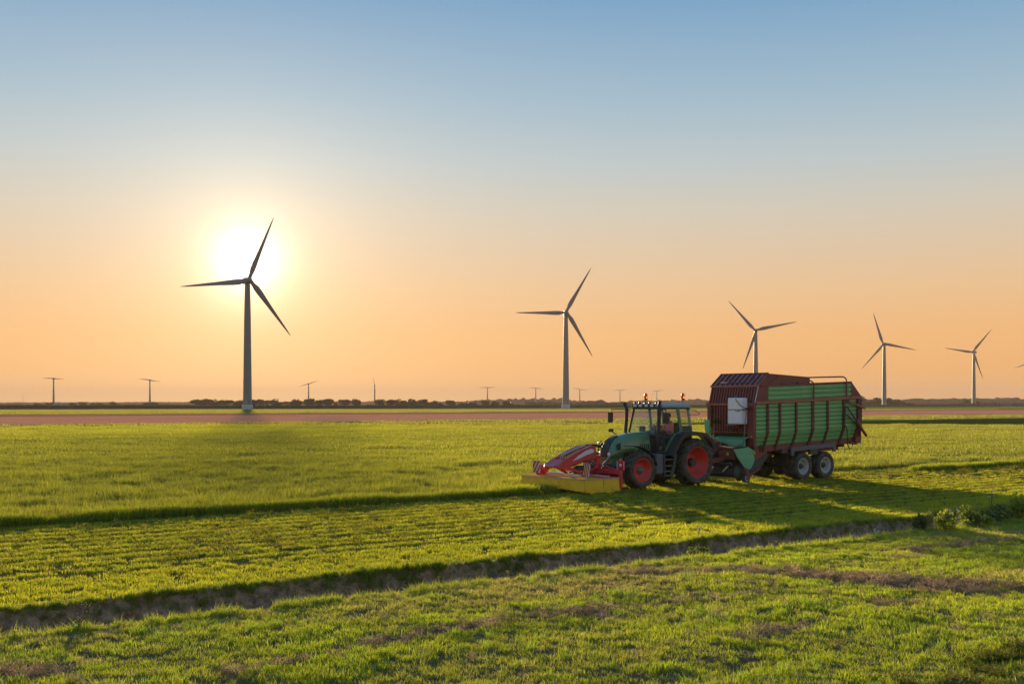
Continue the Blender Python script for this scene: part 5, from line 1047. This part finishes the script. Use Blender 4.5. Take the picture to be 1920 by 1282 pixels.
for side in (1, -1):
    part('tailgate_arm', MB().bar((-8.85, side*1.38, 3.24), (-10.0, side*1.38, 2.90), .05, .07), M['railw'], WG)
    part('tailgate_ram', MB().tube([(-8.78, side*1.38, 2.98), (-9.5, side*1.38, 2.32)], .035, 8).tube([(-9.4, side*1.38, 2.40), (-10.08, side*1.38, 1.74)], .06, 8), M['wagrib'], WG)
    part('latch_rod', MB().tube([(-8.70, side*1.38, 2.66), (-9.44, side*1.38, 2.24)], .03, 7), M['dkgrey'], WG)
    part('rear_bracket', MB().box(-9.98, -9.62, side*1.1-.1, side*1.1+.1, 1.42, 1.72, b=.03).tube([(-9.35, side*1.1, 1.45), (-9.75, side*1.1, 1.42), (-9.95, side*1.1, 1.58)], .06, 8), M['wagrib'], WG)
part('rear_lamp', MB().box(-9.80, -9.72, 1.32, 1.36, 2.16, 2.28), M['orange'], WG)
part('rear_hose', MB().tube([(-8.72, 1.36, 3.0), (-8.62, 1.36, 2.6), (-8.60, 1.36, 2.25), (-8.78, 1.36, 2.1), (-8.86, 1.34, 1.7), (-8.9, 1.3, 1.4), (-9.05, 1.3, 1.2), (-9.25, 1.25, 1.22), (-9.4, 1.2, 1.4)], .02, 6), M['black'], WG)
# hoops across the body
for x, top in ((-6.69, 4.06), (-8.84, 4.25)):
    pts = []
    for s1 in (1,): 
        pts = [(x, 1.31, tz(x, 3.0)), (x, 1.31, top-.22), (x, 1.27, top-.08), (x, 1.16, top-.01), (x, 1.0, top), (x, -1.0, top), (x, -1.16, top-.01), (x, -1.27, top-.08), (x, -1.31, top-.22), (x, -1.31, tz(x, 3.0))]
    part('hoop', MB().tube(pts, .030, 8), M['wagrib'], WG)

# ================================================================== shrubs and small plants of the ditch
def shrub(px, py, w, h, label, mat, seed, name='bush', n=700, size=.045, dep=None, cat='bush', grp='bushes and weeds along the ditch', base_v=None):
    x, y = gpx(px, py); u, v = x*DV.x+y*DV.y, x*NV.x+y*NV.y; z = float(ground_h(np.array([u]), np.array([v]))[0])
    if z < -.12: z = -.12
    g = random.Random(seed); bl = [(0, 0, h*.45, w*.36, h*.42)]
    for k in range(6): a = g.random()*6.28; bl.append((math.cos(a)*w*.3, math.sin(a)*w*.3, h*g.uniform(.25, .8), w*g.uniform(.14, .24), h*g.uniform(.14, .25)))
    t = thing(name, label, cat, (x, y, z), 0, grp)
    for k in range(9):          # shoots sticking out
        a = g.random()*6.28; e_ = g.uniform(.3, 1.4); L_s = g.uniform(.75, 1.15)
        for m_ in (.55, .75, .95): bl.append((math.cos(a)*math.cos(e_)*w*.52*m_*L_s, math.sin(a)*math.cos(e_)*w*.52*m_*L_s, h*(.25+.78*math.sin(e_)*m_*L_s), w*.07, h*.09))
    o = bpy.data.objects.new('foliage', leaf_mesh('foliage', bl, int(n*1.5), size*.72, seed, mat)); COL.objects.link(o); o.parent = t
    mb = MB()
    for k in range(6): a = g.random()*6.28; q = g.uniform(.15, .4)*w; mb.tube([(0, 0, -.05), (math.cos(a)*q*.4, math.sin(a)*q*.4, h*.4), (math.cos(a)*q, math.sin(a)*q, h*g.uniform(.7, .95))], [.012, .009, .004], 5)
    o = bpy.data.objects.new('stem', mb.mesh('stem', M['bark'])); COL.objects.link(o); o.parent = t; return t
shrub(1772, 994, .62, .50, 'bright yellow-green bush at the left end of the ditch shrubs', M['bushl'], 1, size=.04)
shrub(1725, 996, .34, .42, 'darker bush behind the left end of the ditch shrubs', M['bushdark'], 2)
shrub(1820, 985, .8, .62, 'widest dark bush in the middle of the ditch shrubs', M['bushdark'], 3)
shrub(1862, 978, .9, .50, 'low dark bush behind the small bright bush', M['bushdark'], 4)
shrub(1848, 984, .38, .26, 'small bright green bush between two larger ones', M['bushl'], 5, n=350)
shrub(1812, 988, .26, .22, 'smallest bright green bush by the pale flowers', M['bushl'], 9, n=220)
shrub(1910, 972, .75, .75, 'tall bright bush cut by the right edge of the picture', M['bushl'], 6, n=1000)
shrub(1886, 968, .8, .5, 'dark bush behind the tall bright one at the right edge', M['bushdark'], 7)
shrub(1310, 1032, .6, .18, 'dark leafy clump hanging in the ditch below the tractor', M['bushdark'], 8, n=500)
def weed(px, py, h, n, label, seed, flower=None):
    x, y = gpx(px, py); u, v = x*DV.x+y*DV.y, x*NV.x+y*NV.y; z = float(ground_h(np.array([u]), np.array([v]))[0]); g = random.Random(seed)
    if z < -.12: z = -.12
    t = thing('weed', label, 'weed', (x, y, z), 0, 'bushes and weeds along the ditch'); mb = MB(); lf = MB(); fl = MB(); sh = []
    for k in range(n):
        a = g.random()*6.28; q = g.uniform(.02, .22)*h*1.2; hh = h*g.uniform(.6, 1.); p0 = Vector((g.uniform(-.05, .05), g.uniform(-.05, .05), 0)); p1 = Vector((math.cos(a)*q*.4, math.sin(a)*q*.4, hh*.55)); p2 = Vector((math.cos(a)*q, math.sin(a)*q, hh))
        mb.tube([p0, p1, p2], [.005, .004, .002], 4)
        for j in range(7):
            tt = .25+.1*j; c = p0.lerp(p1, tt*2) if tt < .5 else p1.lerp(p2, tt*2-1); b = g.random()*6.28; d = Vector((math.cos(b), math.sin(b), g.uniform(.1, .7)))*g.uniform(.03, .07); s = Vector((-math.sin(b), math.cos(b), 0))*.010
            lf.add([c, c+d*.5+s, c+d, c+d*.5-s], [(0, 1, 2, 3)])
        if flower:
            for j in range(5): c = p2+Vector((g.gauss(0, .02), g.gauss(0, .02), g.gauss(0, .025))); fl.box(c.x-.008, c.x+.008, c.y-.008, c.y+.008, c.z-.006, c.z+.006)
    o = bpy.data.objects.new('stem', mb.mesh('stem', M['reed'])); COL.objects.link(o); o.parent = t
    me = lf.mesh('leaves', M['bushl'] if not flower == 'dry' else M['reed']); a = me.attributes.new('shade', 'FLOAT', 'POINT'); a.data.foreach_set('value', [g.random() for _ in me.vertices]); o = bpy.data.objects.new('leaves', me); COL.objects.link(o); o.parent = t
    if flower: o = bpy.data.objects.new('flower_heads', fl.mesh('flower_heads', material('petals', (.7, .66, .62) if flower == 'white' else (.28, .17, .07), .8))); COL.objects.link(o); o.parent = t
weed(1858, 958, .85, 7, 'tall weed with small white flowers above the dark ditch bushes', 1, 'white')
weed(1790, 992, .5, 5, 'pale flowering weed beside the left bright bush', 2, 'white')
weed(1748, 988, .6, 5, 'reddish dry weed at the left end of the ditch shrubs', 3, 'dry')
weed(1832, 984, .4, 5, 'reddish dry weed between the bright ditch bushes', 4, 'dry')
weed(1700, 1000, .30, 4, 'small weed on the ditch lip left of the shrubs', 5)
weed(1551, 1014, .42, 8, 'bushy weed in the ditch with wide spread stems', 6)
weed(1461, 1023, .36, 7, 'weed with yellow-green leaves below the shadow tip', 7)
weed(1510, 1018, .24, 6, 'low weed between two taller ditch weeds', 8)
weed(1645, 1005, .30, 4, 'weed with one white flower under the shaded bank', 9, 'white')
weed(954, 1082, .30, 6, 'lone weed in the middle of the ditch in front of the mower', 10)
weed(165, 1176, .46, 3, 'tall dry weed standing in the left part of the ditch', 11, 'dry')
weed(150, 1180, .18, 6, 'low dry weeds at the foot of the tall dry weed', 12, 'dry')
weed(183, 1174, .15, 5, 'tiny dry weed right of the tall dry weed', 13, 'dry')
weed(1310, 1010, .3, 4, 'thin weed on the far lip above the dark leafy clump', 14, 'white')
x, y = gpx(140, 1187); u, v = x*DV.x+y*DV.y, x*NV.x+y*NV.y
mb = MB(); mb.add([(-.09, 0, 0), (-.03, .02, .03), (.03, .03, .045), (.09, .05, .03), (.03, -.01, .03), (-.03, -.02, .015)], [(0, 5, 1), (1, 5, 4, 2), (2, 4, 3)])
me = mb.mesh('fallen_leaf', material('fresh_leaf', (.30, .42, .02), .5)); o = bpy.data.objects.new('fallen_leaf', me); COL.objects.link(o); o.location = (x, y, float(ground_h(np.array([u]), np.array([v]))[0])+.10); tag(o, 'single bright yellow-green leaf lying on the near ditch lip', 'leaf')
x, y = gpx(27, 1199); t = thing('dandelion', 'small orange-yellow flower at the lower left edge of the ditch', 'flower', (x, y, 0)); part('stem', MB().tube([(0, 0, 0), (0, 0, .10)], .004, 4), M['bushl'], t); part('flower_head', MB().lathe([(0, .10), (.02, .105), (.028, .12), (0, .125)], (0, 0, 0), 'z', 9), material('flower_yellow', (.8, .38, .02), .7), t)
x, _ = at(696, 160); Y = 160
t = thing('bird', 'small pale bird sitting far off on the ploughed field', 'bird', (x-.3, 200, 0)); part('body', MB().loft([[(a*r_, .12*math.cos(b)*r2, .16+.10*math.sin(b)*r2) for b in np.linspace(0, 6.28, 9)[:-1]] for a, r_, r2 in ((-.34, 1, .1), (-.2, 1, .7), (0, 1, 1), (.16, 1, .8), (.26, 1, .45))]), M['wht'], t)
part('head', MB().loft([[(a, .05*math.cos(b)*r2, .30+.05*math.sin(b)*r2) for b in np.linspace(0, 6.28, 9)[:-1]] for a, r2 in ((.2, .4), (.26, 1), (.32, .8), (.40, .15))]), M['wht'], t); part('leg', MB().tube([(0, .03, 0), (0, .03, .1)], .01, 4), M['black'], t); part('leg', MB().tube([(0, -.03, 0), (0, -.03, .1)], .01, 4), M['black'], t)
# ------------------------------------------------------------------ air
hm = bpy.data.materials.new('air_haze'); hm.use_nodes = True; N = hm.node_tree.nodes; N.remove(N['Principled BSDF'])
pv = N.new('ShaderNodeVolumePrincipled'); pv.inputs['Density'].default_value = HAZE_D; pv.inputs['Color'].default_value = (.76, .58, .48, 1); pv.inputs['Anisotropy'].default_value = HAZE_G
hm.node_tree.links.new(pv.outputs[0], N['Material Output'].inputs['Volume'])
mb = MB(); mb.box(-7200, 7200, -3200, 8200, -2.2, 107); structure('haze', mb.mesh('haze', hm), kind='stuff')
